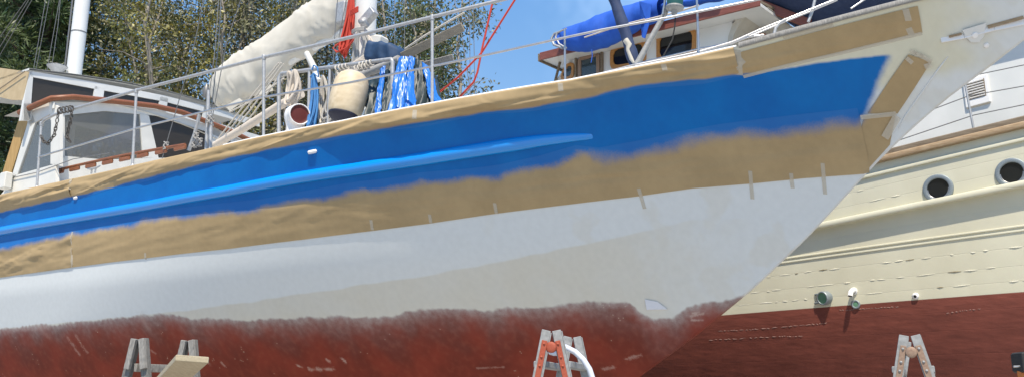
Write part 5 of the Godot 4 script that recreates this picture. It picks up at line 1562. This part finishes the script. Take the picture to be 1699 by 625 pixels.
func build_wheelhouse(t: Node3D) -> void:
	var z := -0.5
	# side wall with its raked forward end
	var b := MB.new()
	b.slab([Vector3(-6.992, 6.640, -0.500), Vector3(-6.893, 7.070, -0.500), Vector3(-6.518, 7.442, -0.500), Vector3(-5.887, 7.418, -0.500), Vector3(-5.911, 6.560, -0.500)], Vector3(0, 0, -0.05))
	b.slab([Vector3(-5.911, 6.560, -0.500), Vector3(-5.887, 7.418, -0.500), Vector3(-4.498, 7.362, -0.500), Vector3(-3.501, 7.286, -0.500), Vector3(-3.550, 6.497, -0.500)], Vector3(0, 0, -0.05))
	var w := obj("wheelhouse_wall", b, mats.white_paint, t)
	b = MB.new()
	var bl := Vector3(-6.992, 6.640, -0.500)
	var br := Vector3(-3.550, 6.497, -0.500)
	var tl := Vector3(-6.518, 7.442, -0.500)
	var trr := Vector3(-3.501, 7.286, -0.500)
	var deep := Vector3(0, 0, -2.4)
	b.slab([bl, tl, tl + deep, bl + deep], Vector3(0.05, 0, 0))
	b.slab([bl + deep, br + deep, trr + deep, tl + deep], Vector3(0, 0, -0.05))
	obj("wheelhouse_shell", b, mats.white_paint, t)
	# dark corner post
	b = MB.new()
	b.bar(Vector3(-6.883, 7.037, -0.470), Vector3(-6.758, 7.406, -0.470), 0.035, 0.04)
	obj("corner_post", b, mats.old_timber, t)
	# roof with a deep fascia
	var e0 := Vector3(-6.957, 7.384, -0.150)
	var e1 := Vector3(-2.911, 7.171, -0.150)
	var rd := (e1 - e0)
	b = MB.new()
	b.slab([e0, e1, e1 + Vector3(0, 0, -3.1), e0 + Vector3(0, 0, -3.1)], Vector3(0, 0.05, 0))
	obj("roof", b, mats.white_paint, t)
	b = MB.new()
	b.bar(Vector3(-6.941, 7.418, -0.130), Vector3(-2.880, 7.210, -0.130), 0.14, 0.03, Vector3.UP, 0.006)
	obj("fascia", b, mats.mahogany, t)
	b = MB.new()
	b.bar(e0 + Vector3(-0.02, 0.03, 0.02), e0 + Vector3(-0.02, 0.03, -3.1), 0.14, 0.03, Vector3.UP, 0.006)
	obj("fascia", b, mats.old_timber, t)
	b = MB.new()
	b.slab([e0 + Vector3(0.3, 0.1, -0.1), e1 + Vector3(0, 0.1, -0.1), e1 + Vector3(0, 0.22, -1.2), e0 + Vector3(0.5, 0.25, -1.2)], Vector3(0, -0.04, 0))
	obj("roof_crown", b, mats.old_timber, t)
	# windows
	frame_window(t, [Vector3(-6.787, 7.045, -0.500), Vector3(-6.488, 7.017, -0.500), Vector3(-6.469, 7.308, -0.500), Vector3(-6.677, 7.306, -0.500)], 0.045, mats.varnish, mats.blue_pane)
	frame_window(t, [Vector3(-5.729, 6.971, -0.500), Vector3(-5.041, 6.913, -0.500), Vector3(-5.024, 7.343, -0.500), Vector3(-5.717, 7.362, -0.500)], 0.06, mats.varnish, mats.dark_pane)
	frame_window(t, [Vector3(-4.840, 6.882, -0.500), Vector3(-4.141, 6.813, -0.500), Vector3(-4.115, 7.304, -0.500), Vector3(-4.819, 7.360, -0.500)], 0.06, mats.varnish, mats.dark_pane)
	# door with timber frame
	b = MB.new()
	var d := [Vector3(-6.429, 6.940, -0.470), Vector3(-6.419, 7.429, -0.470), Vector3(-5.879, 7.395, -0.470), Vector3(-5.892, 6.917, -0.470)]
	for q in [[0, 1], [1, 2], [2, 3]]: b.bar(d[q[0]], d[q[1]], 0.035, 0.05, Vector3.RIGHT if q[0] != 1 else Vector3.UP)
	var door := obj("door", b, mats.old_timber, t)
	b = MB.new()
	var d2 := [Vector3(-6.360, 6.947, -0.480), Vector3(-6.351, 7.327, -0.480), Vector3(-5.962, 7.313, -0.480), Vector3(-5.972, 6.929, -0.480)]
	for q in [[0, 1], [1, 2], [2, 3]]: b.bar(d2[q[0]], d2[q[1]], 0.07, 0.035, Vector3.RIGHT if q[0] != 1 else Vector3.UP)
	obj("frame", b, mats.hinge_bare, door).position = Vector3.ZERO
	b = MB.new()
	b.slab([Vector3(-6.339, 6.911, -0.485), Vector3(-6.330, 7.323, -0.485), Vector3(-5.991, 7.300, -0.485), Vector3(-6.001, 6.916, -0.485)], Vector3(0, 0, 0.006))
	obj("pane", b, mats.blue_pane, door).position = Vector3.ZERO
	# bow-shaped wing where the wall ends, and the sheltered bulkhead behind it
	b = MB.new()
	var outer := [Vector3(-3.628, 6.504, -0.460), Vector3(-3.603, 6.748, -0.460), Vector3(-3.570, 6.971, -0.460), Vector3(-3.490, 7.142, -0.460), Vector3(-3.364, 7.261, -0.460), Vector3(-3.184, 7.324, -0.460), Vector3(-2.956, 7.313, -0.460)]
	var inn := [Vector3(-3.550, 6.485, -0.460), Vector3(-3.535, 6.730, -0.460), Vector3(-3.493, 6.930, -0.460), Vector3(-3.415, 7.072, -0.460), Vector3(-3.291, 7.182, -0.460), Vector3(-3.113, 7.245, -0.460), Vector3(-2.905, 7.230, -0.460)]
	strip(b, outer, inn, Vector3(0, 0, -0.45))
	obj("arch", b, mats.beige_panel, t)
	b = MB.new()
	b.slab([Vector3(-4.000, 6.756, -1.000), Vector3(-3.946, 7.659, -1.000), Vector3(-3.391, 7.615, -1.000), Vector3(-2.534, 6.858, -1.000), Vector3(-2.571, 6.397, -1.000)], Vector3(0, 0, -0.05))
	obj("bulkhead", b, mats.beige_panel, t)
	b = MB.new()
	b.slab([Vector3(-3.826, 6.707, -0.980), Vector3(-3.794, 7.240, -0.980), Vector3(-3.729, 7.283, -0.980), Vector3(-3.631, 7.215, -0.980), Vector3(-3.577, 7.100, -0.980), Vector3(-3.606, 6.651, -0.980)], Vector3(0, 0, 0.01))
	obj("bulkhead_window", b, mats.dark_pane, t)
	b = MB.new()
	b.bar(Vector3(-3.317, 7.104, -0.940), Vector3(-3.184, 7.038, -0.940), 0.03, 0.03)
	obj("latch", b, mats.mahogany, t)
	b = MB.new()
	b.bar(Vector3(-3.204, 7.476, -0.600), Vector3(-2.481, 7.000, -0.900), 0.14, 0.06, Vector3.UP, 0.01)
	obj("canopy_beam", b, mats.mahogany, t)

func build_awnings() -> void:
	var Y := yacht_frame
	# blue awning rolled and lashed on the wheelhouse roof
	var up := [Vector3(-6.469, 7.559, 0.000), Vector3(-6.442, 7.660, 0.000), Vector3(-6.263, 7.718, 0.000), Vector3(-5.889, 7.719, 0.000), Vector3(-5.526, 7.740, 0.000), Vector3(-5.174, 7.751, 0.000), Vector3(-4.834, 7.741, 0.000), Vector3(-4.398, 7.688, 0.000)]
	var lo := [Vector3(-6.445, 7.487, 0.000), Vector3(-6.345, 7.353, 0.000), Vector3(-6.145, 7.268, 0.000), Vector3(-5.841, 7.177, 0.000), Vector3(-5.484, 7.145, 0.000), Vector3(-5.135, 7.215, 0.000), Vector3(-4.851, 7.298, 0.000), Vector3(-4.414, 7.313, 0.000)]
	var rows := []
	fold.seed = 131
	for i in 43:
		var f := i / 42.0 * 7.0
		var k := mini(int(f), 6)
		var a: Vector3 = up[k].lerp(up[k + 1], f - k)
		var c: Vector3 = lo[k].lerp(lo[k + 1], f - k)
		var mid := (a + c) * 0.5
		var h := (a - c) * 0.5
		var row := PackedVector3Array()
		for j in 29:
			var an := TAU * j / 28.0
			var wob := 1.0 + 0.10 * fold.get_noise_2d(i * 5.0, sin(an) * 40.0 + cos(an) * 20.0)
			row.push_back(mid + h * sin(an) * wob + Vector3(0, 0, 1) * cos(an) * h.length() * 0.7 * wob + Vector3(0, -0.03, 0.05) * maxf(0, cos(an)) * absf(sin(i * 0.35)))
		row[28] = row[0]
		rows.push_back(row)
	var b := MB.new()
	b.grid(rows, null, false, true)
	var t := thing("awning", "bright blue awning rolled up over the wheelhouse roof of the yacht", "awning", Y, Vector3(-5.924, 7.218, -0.200))
	obj("canvas", b, mats.awning_blue, t)
	b = MB.new()
	var pts := []
	for q in [Vector3(-6.223, 7.624, 0.120), Vector3(-6.426, 7.616, 0.120), Vector3(-6.491, 7.548, 0.120), Vector3(-6.441, 7.427, 0.120), Vector3(-6.253, 7.312, 0.120)]: pts.push_back(q)
	b.tube(pts, 0.022, 8)
	pts = []
	for q in [Vector3(-6.037, 7.545, 0.300), Vector3(-6.223, 7.523, 0.300), Vector3(-6.262, 7.449, 0.300), Vector3(-6.189, 7.313, 0.300), Vector3(-6.043, 7.201, 0.300)]: pts.push_back(q)
	b.tube(pts, 0.016, 8)
	obj("hoop", b, mats.galv, t)
	b = MB.new()
	b.tube([Vector3(-5.650, 7.268, 0.340), Vector3(-5.300, 7.273, 0.340), Vector3(-4.961, 7.277, 0.340), Vector3(-4.525, 7.251, 0.340)], 0.012, 6)
	b.tube([Vector3(-4.645, 7.253, 0.320), Vector3(-4.222, 7.227, 0.320), Vector3(-3.916, 7.214, 0.320), Vector3(-3.617, 7.210, 0.320)], 0.014, 6)
	obj("batten", b, mats.rope_pale, t)
	b = MB.new()
	b.slab([Vector3(-4.624, 7.590, 0.300), Vector3(-4.414, 7.467, 0.300), Vector3(-4.469, 7.169, 0.300), Vector3(-4.552, 6.959, 0.300), Vector3(-4.604, 6.993, 0.300), Vector3(-4.528, 7.285, 0.300)], Vector3(0, 0, 0.012))
	obj("tie", b, mats.awning_blue, t)
	b = MB.new()
	b.tube([Vector3(-5.543, 7.047, 0.300), Vector3(-5.534, 6.943, 0.300), Vector3(-5.560, 6.829, 0.300)], 0.008, 5)
	obj("tie", b, mats.awning_blue, t)
	# folded end of the awning on the cabin top further right
	b = MB.new()
	rows = []
	var r0 := [Vector3(-4.464, 7.582, -0.100), Vector3(-3.940, 7.504, -0.100), Vector3(-3.440, 7.448, -0.100)]
	for i in 13:
		var f := i / 12.0 * 2.0
		var k := mini(int(f), 1)
		var p: Vector3 = r0[k].lerp(r0[k + 1], f - k)
		var row := PackedVector3Array()
		for j in 15:
			var an := TAU * j / 14.0
			row.push_back(p + Vector3(0, sin(an) * 0.05 * (1 + 0.3 * sin(i * 1.3)), cos(an) * 0.09))
		row[14] = row[0]
		rows.push_back(row)
	b.grid(rows, null, false, true)
	single("canvas_roll", b, mats.awning_blue, Y, "thin roll of blue canvas on the reddish fascia of the wheelhouse", "canvas")
	# shade canopy over the after deck
	b = MB.new()
	rows = []
	for i in 13:
		var row := PackedVector3Array()
		for j in 13:
			var f := i / 12.0
			var g := j / 12.0
			var p := Vector3(-3.249, 7.549, -0.600).lerp(Vector3(-0.934, 6.996, -0.200), f)
			p += Vector3(0.9, -0.85, -1.6) * g + Vector3(0, -0.12 * sin(f * PI) * sin(g * PI), 0)
			row.push_back(p)
		rows.push_back(row)
	b.grid(rows, null, true)
	single("shade_canopy", b, mats.sleeve_navy, Y, "dark navy canopy stretched over the yacht's after deck", "canopy")

# ------------------------------------------------------------------ trestles, ladders and yard gear
func a_frame(t: Node3D, apex: Vector3, across: Vector3, spread: float, wd: float, th: float, m: Material, height_over := 0.0) -> void:
	# two legs meeting at the apex
	for s in [-1, 1]:
		var b := MB.new()
		var top: Vector3 = apex + across * s * wd * 0.55
		var foot: Vector3 = apex + across * s * spread; foot.y = 0.0
		b.bar(foot, top + (top - foot).normalized() * 0.02, wd, th, across, 0.004)
		obj("leg", b, m, t)

func build_yard() -> void:
	# weathered wooden trestle of two A frames
	var a1 := Vector3(-3.464, 2.167, -8.500)
	var a2 := Vector3(-3.219, 2.195, -9.110)
	var t := thing("wooden_trestle", "weathered grey timber trestle with two A frames beneath the bow plank", "trestle", Transform3D.IDENTITY, Vector3(a1.x, 0, a1.z))
	var dir := Vector3(a2.x - a1.x, 0, a2.z - a1.z).normalized()
	var across := Vector3(0.93, 0, 0.36).normalized()
	a_frame(t, a1, across, 0.50, 0.085, 0.05, mats.grey_wood_dark)
	a_frame(t, a2, across, 0.46, 0.085, 0.05, mats.grey_wood_dark)
	for a in [a1, a2]:
		for s in [-1, 1]:
			var b := MB.new()
			var foot: Vector3 = a + across * s * 0.48; foot.y = 0
			var top: Vector3 = a + across * s * 0.045
			var d := (foot - top).normalized()
			b.bar(top + d * 0.0 + Vector3(0, 0.02, 0.045), top + d * 0.26 + Vector3(0, 0, 0.045), 0.062, 0.035, across, 0.004)
			obj("cleat_board", b, mats.grey_wood, t)
	var rg := MB.new()
	rg.bar(a1 + Vector3(0, -0.24, -0.06) - dir * 0.06, a2 + Vector3(0, -0.26, -0.06) + dir * 0.06, 0.075, 0.035, Vector3.UP, 0.004)
	obj("rung", rg, mats.grey_wood, t)
	rg = MB.new()
	var p0 := Vector3(-3.315, 1.711, -8.763)
	rg.bar(p0 - dir * 0.5, p0 + dir * 0.6, 0.05, 0.035, Vector3.UP, 0.004)
	obj("rung", rg, mats.grey_wood, t)
	for hgt in [0.5, 1.1]:
		for s in [-1, 1]:
			var b := MB.new()
			var p1 := a1; var p2 := a2
			p1 += across * s * 0.5 * (1.0 - hgt / a1.y); p2 += across * s * 0.46 * (1.0 - hgt / a2.y)
			p1.y = hgt; p2.y = hgt
			b.bar(p1, p2, 0.075, 0.035, Vector3.UP, 0.004)
			obj("rung", b, mats.grey_wood_dark, t)
	# plank resting on the trestle
	var b := MB.new()
	b.bar(Vector3(-2.480, 1.940, -7.115), Vector3(-3.334, 1.739, -8.808), 0.25, 0.05, Vector3.RIGHT, 0.007)
	single("scaffold_plank", b, mats.plank_wood, Transform3D.IDENTITY, "thick pale scaffold plank propped on the grey trestle's rung", "plank")
	# folding ladder with red hinges
	ladder("folding_ladder", "worn aluminium folding ladder with red painted hinges and a white hose", Vector3(0.179, 1.914, -4.140), Vector3(0.301, 1.941, -4.545), Vector3(0.97, 0, -0.24).normalized(), 0.44, "hinge_red")
	var hb := MB.new()
	var hp := [Vector3(0.186, 1.841, -4.384), Vector3(0.197, 1.854, -4.309), Vector3(0.225, 1.859, -4.256), Vector3(0.263, 1.852, -4.237), Vector3(0.306, 1.821, -4.224), Vector3(0.338, 1.783, -4.212), Vector3(0.364, 1.728, -4.205), Vector3(0.384, 1.627, -4.209)]
	var last: Vector3 = hp[7]
	hp.push_back(Vector3(last.x + 0.03, 0.6, last.z)); hp.push_back(Vector3(last.x + 0.05, 0.02, last.z + 0.1)); hp.push_back(Vector3(last.x + 0.5, 0.016, last.z + 0.3))
	hb.tube(smooth_path(hp), 0.0135, 10)
	hb.tube([Vector3(0.186, 1.841, -4.384), Vector3(0.200, 1.832, -4.324), Vector3(0.225, 1.832, -4.262)], 0.012, 10)
	single("hose", hb, mats.hose, Transform3D.IDENTITY, "white hose looped over the top rung of the red hinged ladder", "hose")
	ladder("folding_ladder", "grey folding ladder with bare riveted hinges in front of the yacht", Vector3(1.808, 1.892, -4.145), Vector3(1.994, 1.915, -4.551), Vector3(0.93, 0, 0.38).normalized(), 0.46, "hinge_bare")
	# boat stand at the edge of the yard
	t = thing("boat_stand", "orange boat stand post with a black rubber head by the yacht", "boat stand", Transform3D.IDENTITY, Vector3(2.75, 0, -4.7))
	var sp := Vector3(2.768, 1.784, -4.993)
	b = MB.new()
	b.tube([Vector3(sp.x, 0.0, sp.z), sp], 0.024, 12)
	obj("post", b, mats.orange, t)
	b = MB.new()
	b.box(sp + Vector3(0.01, 0.035, 0), Vector3.RIGHT, Vector3.UP, Vector3.BACK, Vector3(0.035, 0.055, 0.06), 0.012)
	obj("head", b, mats.rubber, t)
	b = MB.new()
	b.tube([sp + Vector3(-0.06, 0.012, 0.03), sp + Vector3(0.02, 0.016, 0.03)], 0.006, 8)
	obj("pin", b, mats.steel, t)
	for k in 3:
		b = MB.new()
		var an := TAU * k / 3.0
		b.tube([Vector3(sp.x, 0.7, sp.z), Vector3(sp.x + cos(an) * 0.5, 0.02, sp.z + sin(an) * 0.5)], 0.018, 8)
		obj("leg", b, mats.orange, t)

func smooth_path(p: Array) -> Array:
	var c := Curve3D.new()
	for k in p.size():
		var a: Vector3 = p[maxi(k - 1, 0)]
		var d: Vector3 = p[mini(k + 1, p.size() - 1)]
		c.add_point(p[k], -(d - a) / 6.0, (d - a) / 6.0)
	var out := []
	var L := c.get_baked_length()
	for i in 49: out.push_back(c.sample_baked(L * i / 48.0, true))
	return out

func ladder(called: String, label: String, near: Vector3, far: Vector3, across: Vector3, spread: float, hinge: String) -> void:
	far.y = near.y
	var t := thing(called, label, "ladder", Transform3D.IDENTITY, Vector3(near.x, 0, near.z), "folding ladders in the yard")
	var depth := (far - near).normalized()
	var face := -depth
	for a in [near, far]:
		for s in [-1, 1]:
			var top: Vector3 = a + across * s * 0.026
			var foot: Vector3 = a + across * s * spread; foot.y = 0.0
			var d := (top - foot).normalized()
			var side = (across * s - d * (across * s).dot(d)).normalized()
			var b := MB.new()
			# channel section: web and two flanges
			b.bar(foot, top + d * 0.012, 0.042, 0.006, side, 0.002)
			b.bar(foot + side * 0.0185 + depth * 0.0105, top + side * 0.0185 + depth * 0.0105 + d * 0.006, 0.006, 0.026, side, 0.002)
			b.bar(foot - side * 0.0185 + depth * 0.0105, top - side * 0.0185 + depth * 0.0105 + d * 0.004, 0.006, 0.026, side, 0.002)
			obj("stile", b, mats.alu, t)
			if a == near:
				var h := MB.new()
				var p := face * 0.007
				h.bar(top - d * 0.035 + p - side * 0.004, top - d * 0.26 + p - side * 0.004, 0.026, 0.006, side, 0.004)
				var hg := obj("hinge_arm", h, mats[hinge], t)
				for k in 5:
					h = MB.new()
					var o = top - d * (0.05 + k * 0.05 + 0.01 * (k % 2)) + p - side * 0.004
					h.lathe(o, face, [[0.0065, 0.002], [0.0062, 0.006], [0.003, 0.0085], [0.0, 0.009]], 10)
					obj("rivet", h, mats.alu if hinge == "hinge_bare" or k > 3 else mats.hinge_red, hg).position = Vector3.ZERO
		var j := MB.new()
		if a == near:
			j.lathe(a + Vector3(0, -0.065, 0) + face * 0.008, face, [[0.025, -0.008], [0.025, 0.006], [0.022, 0.010], [0.010, 0.011], [0.0, 0.011]], 24)
			obj("hinge_disc", j, mats[hinge], t)
	for k in 7:
		var y := near.y - 0.14 - k * 0.26
		for s in [-1, 1]:
			var b := MB.new()
			var f: float = (1.0 - y / near.y)
			var o: Vector3 = across * s * (0.033 + (spread - 0.033) * f)
			var p1 := near + o; var p2 := far + o
			p1.y = y; p2.y = y
			b.bar(p1 + depth * 0.008, p2 + depth * 0.01, 0.05, 0.03, across, 0.004)
			obj("rung", b, mats.alu, t)

# ------------------------------------------------------------------ trees
func leaf(b: MB, p: Vector3, d: Vector3, s: Vector3, l: float, w: float) -> void:
	var nn := s.cross(d).normalized()
	var i := b.vert(p, nn)
	b.vert(p + d * l * 0.45 + s * w, nn); b.vert(p + d * l, nn); b.vert(p + d * l * 0.45 - s * w, nn)
	b.tri(i, i + 1, i + 2); b.tri(i, i + 2, i + 3)

func gum_tree(seed_: int, base: Vector3, h: float, spread: float, low: float, label: String, tones: Array, density: float) -> void:
	rng.seed = seed_
	var t := thing("gum_tree", label, "tree", Transform3D.IDENTITY, base, "trees behind the boats")
	t.set_meta("shift", Vector3.ZERO)
	t.position = base
	var b := MB.new()
	var fork := Vector3(rng.randf_range(-0.3, 0.3), low * 0.72, rng.randf_range(-0.3, 0.3))
	b.tube([Vector3.ZERO, fork * 0.35 + Vector3(0.08, 0, 0), fork * 0.7 - Vector3(0.06, 0, 0), fork], [0.26, 0.20, 0.17, 0.15], 10)
	obj("trunk", b, mats.bark, t)
	var crown := MB.new()
	var twigs := MB.new()
	var limbs := 7
	for k in limbs:
		var an := TAU * (k + rng.randf_range(-0.3, 0.3)) / limbs
		var reach := spread * rng.randf_range(0.25, 0.85)
		var tip := Vector3(cos(an) * reach, h * rng.randf_range(0.82, 1.0), sin(an) * reach)
		var pts := []
		var rad := []
		var bow := Vector3(rng.randf_range(-0.5, 0.5), 0, rng.randf_range(-0.5, 0.5))
		for i in 13:
			var f := i / 12.0
			var p := fork.lerp(tip, f)
			p += Vector3(cos(an), 0, sin(an)) * sin(f * PI) * reach * 0.25 + bow * sin(f * PI) + Vector3(sin(i * 1.9 + k), 0, cos(i * 1.3 + k)) * 0.07
			pts.push_back(p); rad.push_back(lerpf(0.095, 0.012, f))
		var lb := MB.new()
		lb.tube(pts, rad, 7)
		obj("limb", lb, mats.bark, t)
		for i in range(2, 13):
			for r in 3:
				var o: Vector3 = pts[i] if i == 12 else pts[i].lerp(pts[i + 1], rng.randf())
				var dirv := Vector3(rng.randf_range(-1, 1), rng.randf_range(-0.15, 0.9), rng.randf_range(-1, 1)).normalized()
				var ln := rng.randf_range(0.5, 1.25) * (1.15 - i * 0.04)
				var m := o + dirv * ln * 0.55 + Vector3(0, 0.06, 0)
				var e := o + dirv * ln + Vector3(0, -0.12, 0)
				twigs.tube([o, m, e], [0.016, 0.010, 0.004], 4, false)
				var tone: Color = tones[rng.randi() % tones.size()]
				var bright := rng.randf_range(0.75, 1.15)
				var nl := int(105 * density * rng.randf_range(0.5, 1.4))
				for q in nl:
					var f := rng.randf()
					var lp := (m.lerp(e, f)) + Vector3(rng.randfn(0, 0.20), rng.randfn(-0.05, 0.20), rng.randfn(0, 0.20))
					var dd := Vector3(rng.randf_range(-0.8, 0.8), rng.randf_range(-1.0, 0.15), rng.randf_range(-0.8, 0.8)).normalized()
					var sd := dd.cross(Vector3(rng.randf_range(-1, 1), rng.randf_range(-1, 1), rng.randf_range(-1, 1))).normalized()
					var c: Color = tone * (bright * rng.randf_range(1.3, 2.1))
					if rng.randf() < 0.12: c = Color(.22, .20, .12)
					crown.col = Color(c.r, c.g, c.b)
					leaf(crown, lp, dd, sd, rng.randf_range(0.08, 0.15), rng.randf_range(0.015, 0.028))
	tag(obj("branches", twigs, mats.bark, t), "", "", "", "stuff")
	obj("crown", crown, mats.leaf, t)

func pine_tree(seed_: int, base: Vector3, h: float, spread: float, label: String) -> void:
	rng.seed = seed_
	var t := thing("pine_tree", label, "tree", Transform3D.IDENTITY, base, "trees behind the boats")
	t.set_meta("shift", Vector3.ZERO)
	t.position = base
	var b := MB.new()
	b.tube([Vector3.ZERO, Vector3(0.1, h * 0.5, 0), Vector3(0, h, 0)], [0.26, 0.17, 0.03], 10)
	obj("trunk", b, mats.pine_bark, t)
	var crown := MB.new()
	for k in 60:
		var y := h * lerpf(0.3, 1.0, k / 59.0)
		var an := k * 2.4 + rng.randf_range(-0.3, 0.3)
		var ln := spread * lerpf(1.0, 0.25, pow(k / 59.0, 1.4)) * rng.randf_range(0.7, 1.1)
		var tip := Vector3(cos(an) * ln, y + ln * 0.22, sin(an) * ln)
		var o := Vector3(0, y, 0)
		var lb := MB.new()
		lb.tube([o, o.lerp(tip, 0.5) - Vector3(0, 0.1, 0), tip], [0.05, 0.03, 0.008], 6, false)
		obj("branch", lb, mats.pine_bark, t)
		for c in 13:
			var f := lerpf(0.15, 1.05, c / 12.0)
			var cp := o.lerp(tip, f) + Vector3(rng.randfn(0, 0.2), rng.randfn(0.1, 0.12), rng.randfn(0, 0.2))
			var tone := Color(.028, .052, .016) * rng.randf_range(0.7, 1.9)
			if rng.randf() < 0.25: tone = Color(.075, .105, .030)
			for q in 85:
				var lp := cp + Vector3(rng.randfn(0, 0.16), rng.randfn(0, 0.11), rng.randfn(0, 0.16))
				var dd := (lp - cp + Vector3(rng.randf_range(-.1, .1), rng.randf_range(0, .16), rng.randf_range(-.1, .1))).normalized()
				var sd := dd.cross(Vector3(rng.randf_range(-1, 1), rng.randf_range(-1, 1), rng.randf_range(-1, 1))).normalized()
				var cc := tone * rng.randf_range(0.8, 1.2)
				crown.col = Color(cc.r, cc.g, cc.b)
				leaf(crown, lp, dd, sd, rng.randf_range(0.13, 0.24), 0.017)
	obj("crown", crown, mats.leaf, t)

func build_trees() -> void:
	var olive := [Color(.100, .102, .026), Color(.125, .115, .030), Color(.070, .080, .026), Color(.130, .128, .066), Color(.16, .14, .028)]
	var grey := [Color(.090, .092, .058), Color(.075, .080, .045), Color(.13, .125, .088), Color(.060, .066, .035)]
	var green := [Color(.050, .070, .026), Color(.070, .085, .032), Color(.085, .085, .042)]
	gum_tree(1, Vector3(-9.75, 0, -22.0), 13.5, 2.6, 5.5, "yellow green gum tree right behind the white mizzen mast", olive, 1.0)
	gum_tree(2, Vector3(-7.83, 0, -21.0), 13.0, 2.5, 5.5, "olive gum tree with dense hanging leaves behind the hardtop", olive, 1.0)
	gum_tree(3, Vector3(-6.66, 0, -23.0), 14.0, 2.6, 6.0, "grey leaved gum tree with many bare stems behind the sail cover", grey, 0.75)
	gum_tree(4, Vector3(-4.79, 0, -22.5), 13.5, 2.6, 5.5, "sparse grey gum tree between the sail cover and main mast", grey, 0.8)
	gum_tree(5, Vector3(-2.42, 0, -20.0), 12.0, 1.35, 5.0, "slim green gum tree rising beyond the planks against the sky", green, 1.0)
	gum_tree(6, Vector3(-10.97, 0, -27.0), 15.0, 3.0, 6.0, "taller gum tree standing further back behind the olive ones", green, 0.8)
	gum_tree(7, Vector3(-7.46, 0, -28.0), 15.0, 3.2, 6.0, "far gum tree filling the gap behind the grey leaved ones", green, 0.8)
	gum_tree(8, Vector3(-4.32, 0, -26.0), 14.5, 2.4, 5.5, "gum tree behind the red rope and main mast", green, 0.8)
	pine_tree(9, Vector3(-11.61, 0, -21.0), 14.0, 3.2, "dark pine tree behind the hardtop's tan curtain")
	pine_tree(10, Vector3(-15.16, 0, -25.0), 15.0, 3.4, "deep green pine tree half hidden behind the nearer pine")

func _ready() -> void:
	# camera
	var cam := Camera3D.new()
	cam.name = "camera"
	add_child(cam)
	cam.position = Vector3(0, 1.6, 0)
	cam.rotation_degrees = Vector3(13.405, 0, 0)
	cam.fov = 23.54
	cam.far = 600.0
	cam.current = true
	# sky
	var env := Environment.new()
	env.background_mode = Environment.BG_SKY
	env.tonemap_mode = Environment.TONE_MAPPER_LINEAR
	env.tonemap_exposure = 1.3
	env.sdfgi_enabled = true; env.ssao_enabled = true; env.ssil_enabled = true
	var sm := ProceduralSkyMaterial.new()
	sm.sky_top_color = Color(0.24, 0.50, 0.78)
	sm.sky_horizon_color = Color(0.74, 0.87, 0.95)
	sm.sky_curve = 0.22
	sm.ground_horizon_color = Color(0.55, 0.53, 0.48)
	sm.ground_bottom_color = Color(0.45, 0.42, 0.38)
	sm.sun_angle_max = 1.0
	var cn := FastNoiseLite.new()
	cn.seed = 5; cn.frequency = 0.012; cn.fractal_octaves = 5
	cn.domain_warp_enabled = true; cn.domain_warp_amplitude = 40.0
	var cg := Gradient.new()
	cg.offsets = PackedFloat32Array([0.0, 0.30, 0.62, 1.0])
	cg.colors = PackedColorArray([Color(0, 0, 0, 0), Color(0, 0, 0, 0), Color(0.55, 0.57, 0.58, 0.35), Color(0.75, 0.76, 0.77, 0.8)])
	var ct := NoiseTexture2D.new()
	ct.width = 1024; ct.height = 512; ct.seamless = true; ct.noise = cn; ct.color_ramp = cg
	sm.sky_cover = ct
	sm.sky_cover_modulate = Color(1, 1, 1, 0.9)
	var sky := Sky.new()
	sky.sky_material = sm
	env.sky = sky
	var we := WorldEnvironment.new()
	we.name = "environment"
	we.environment = env
	add_child(we)
	# sun: high, behind the viewer and a little to the right
	var sun := DirectionalLight3D.new()
	sun.name = "sun"
	add_child(sun)
	sun.light_energy = 1.6
	sun.light_color = Color(1.0, 0.95, 0.87)
	sun.light_angular_distance = 0.5
	sun.shadow_enabled = true
	sun.rotation_degrees = Vector3(-61, 3, 0)
	# ground
	make_materials()
	var g := MB.new()
	g.quad(Vector3(-300, 0, 300), Vector3(300, 0, 300), Vector3(300, 0, -300), Vector3(-300, 0, -300))
	var go := obj("ground", g, mats.ground)
	tag(go, "pale gravel and concrete of the boatyard under the hulls", "ground", "", "structure")
	build_ketch()
	build_paper()
	build_yacht()
	build_awnings()
	build_gear()
	build_yard()
	build_trees()
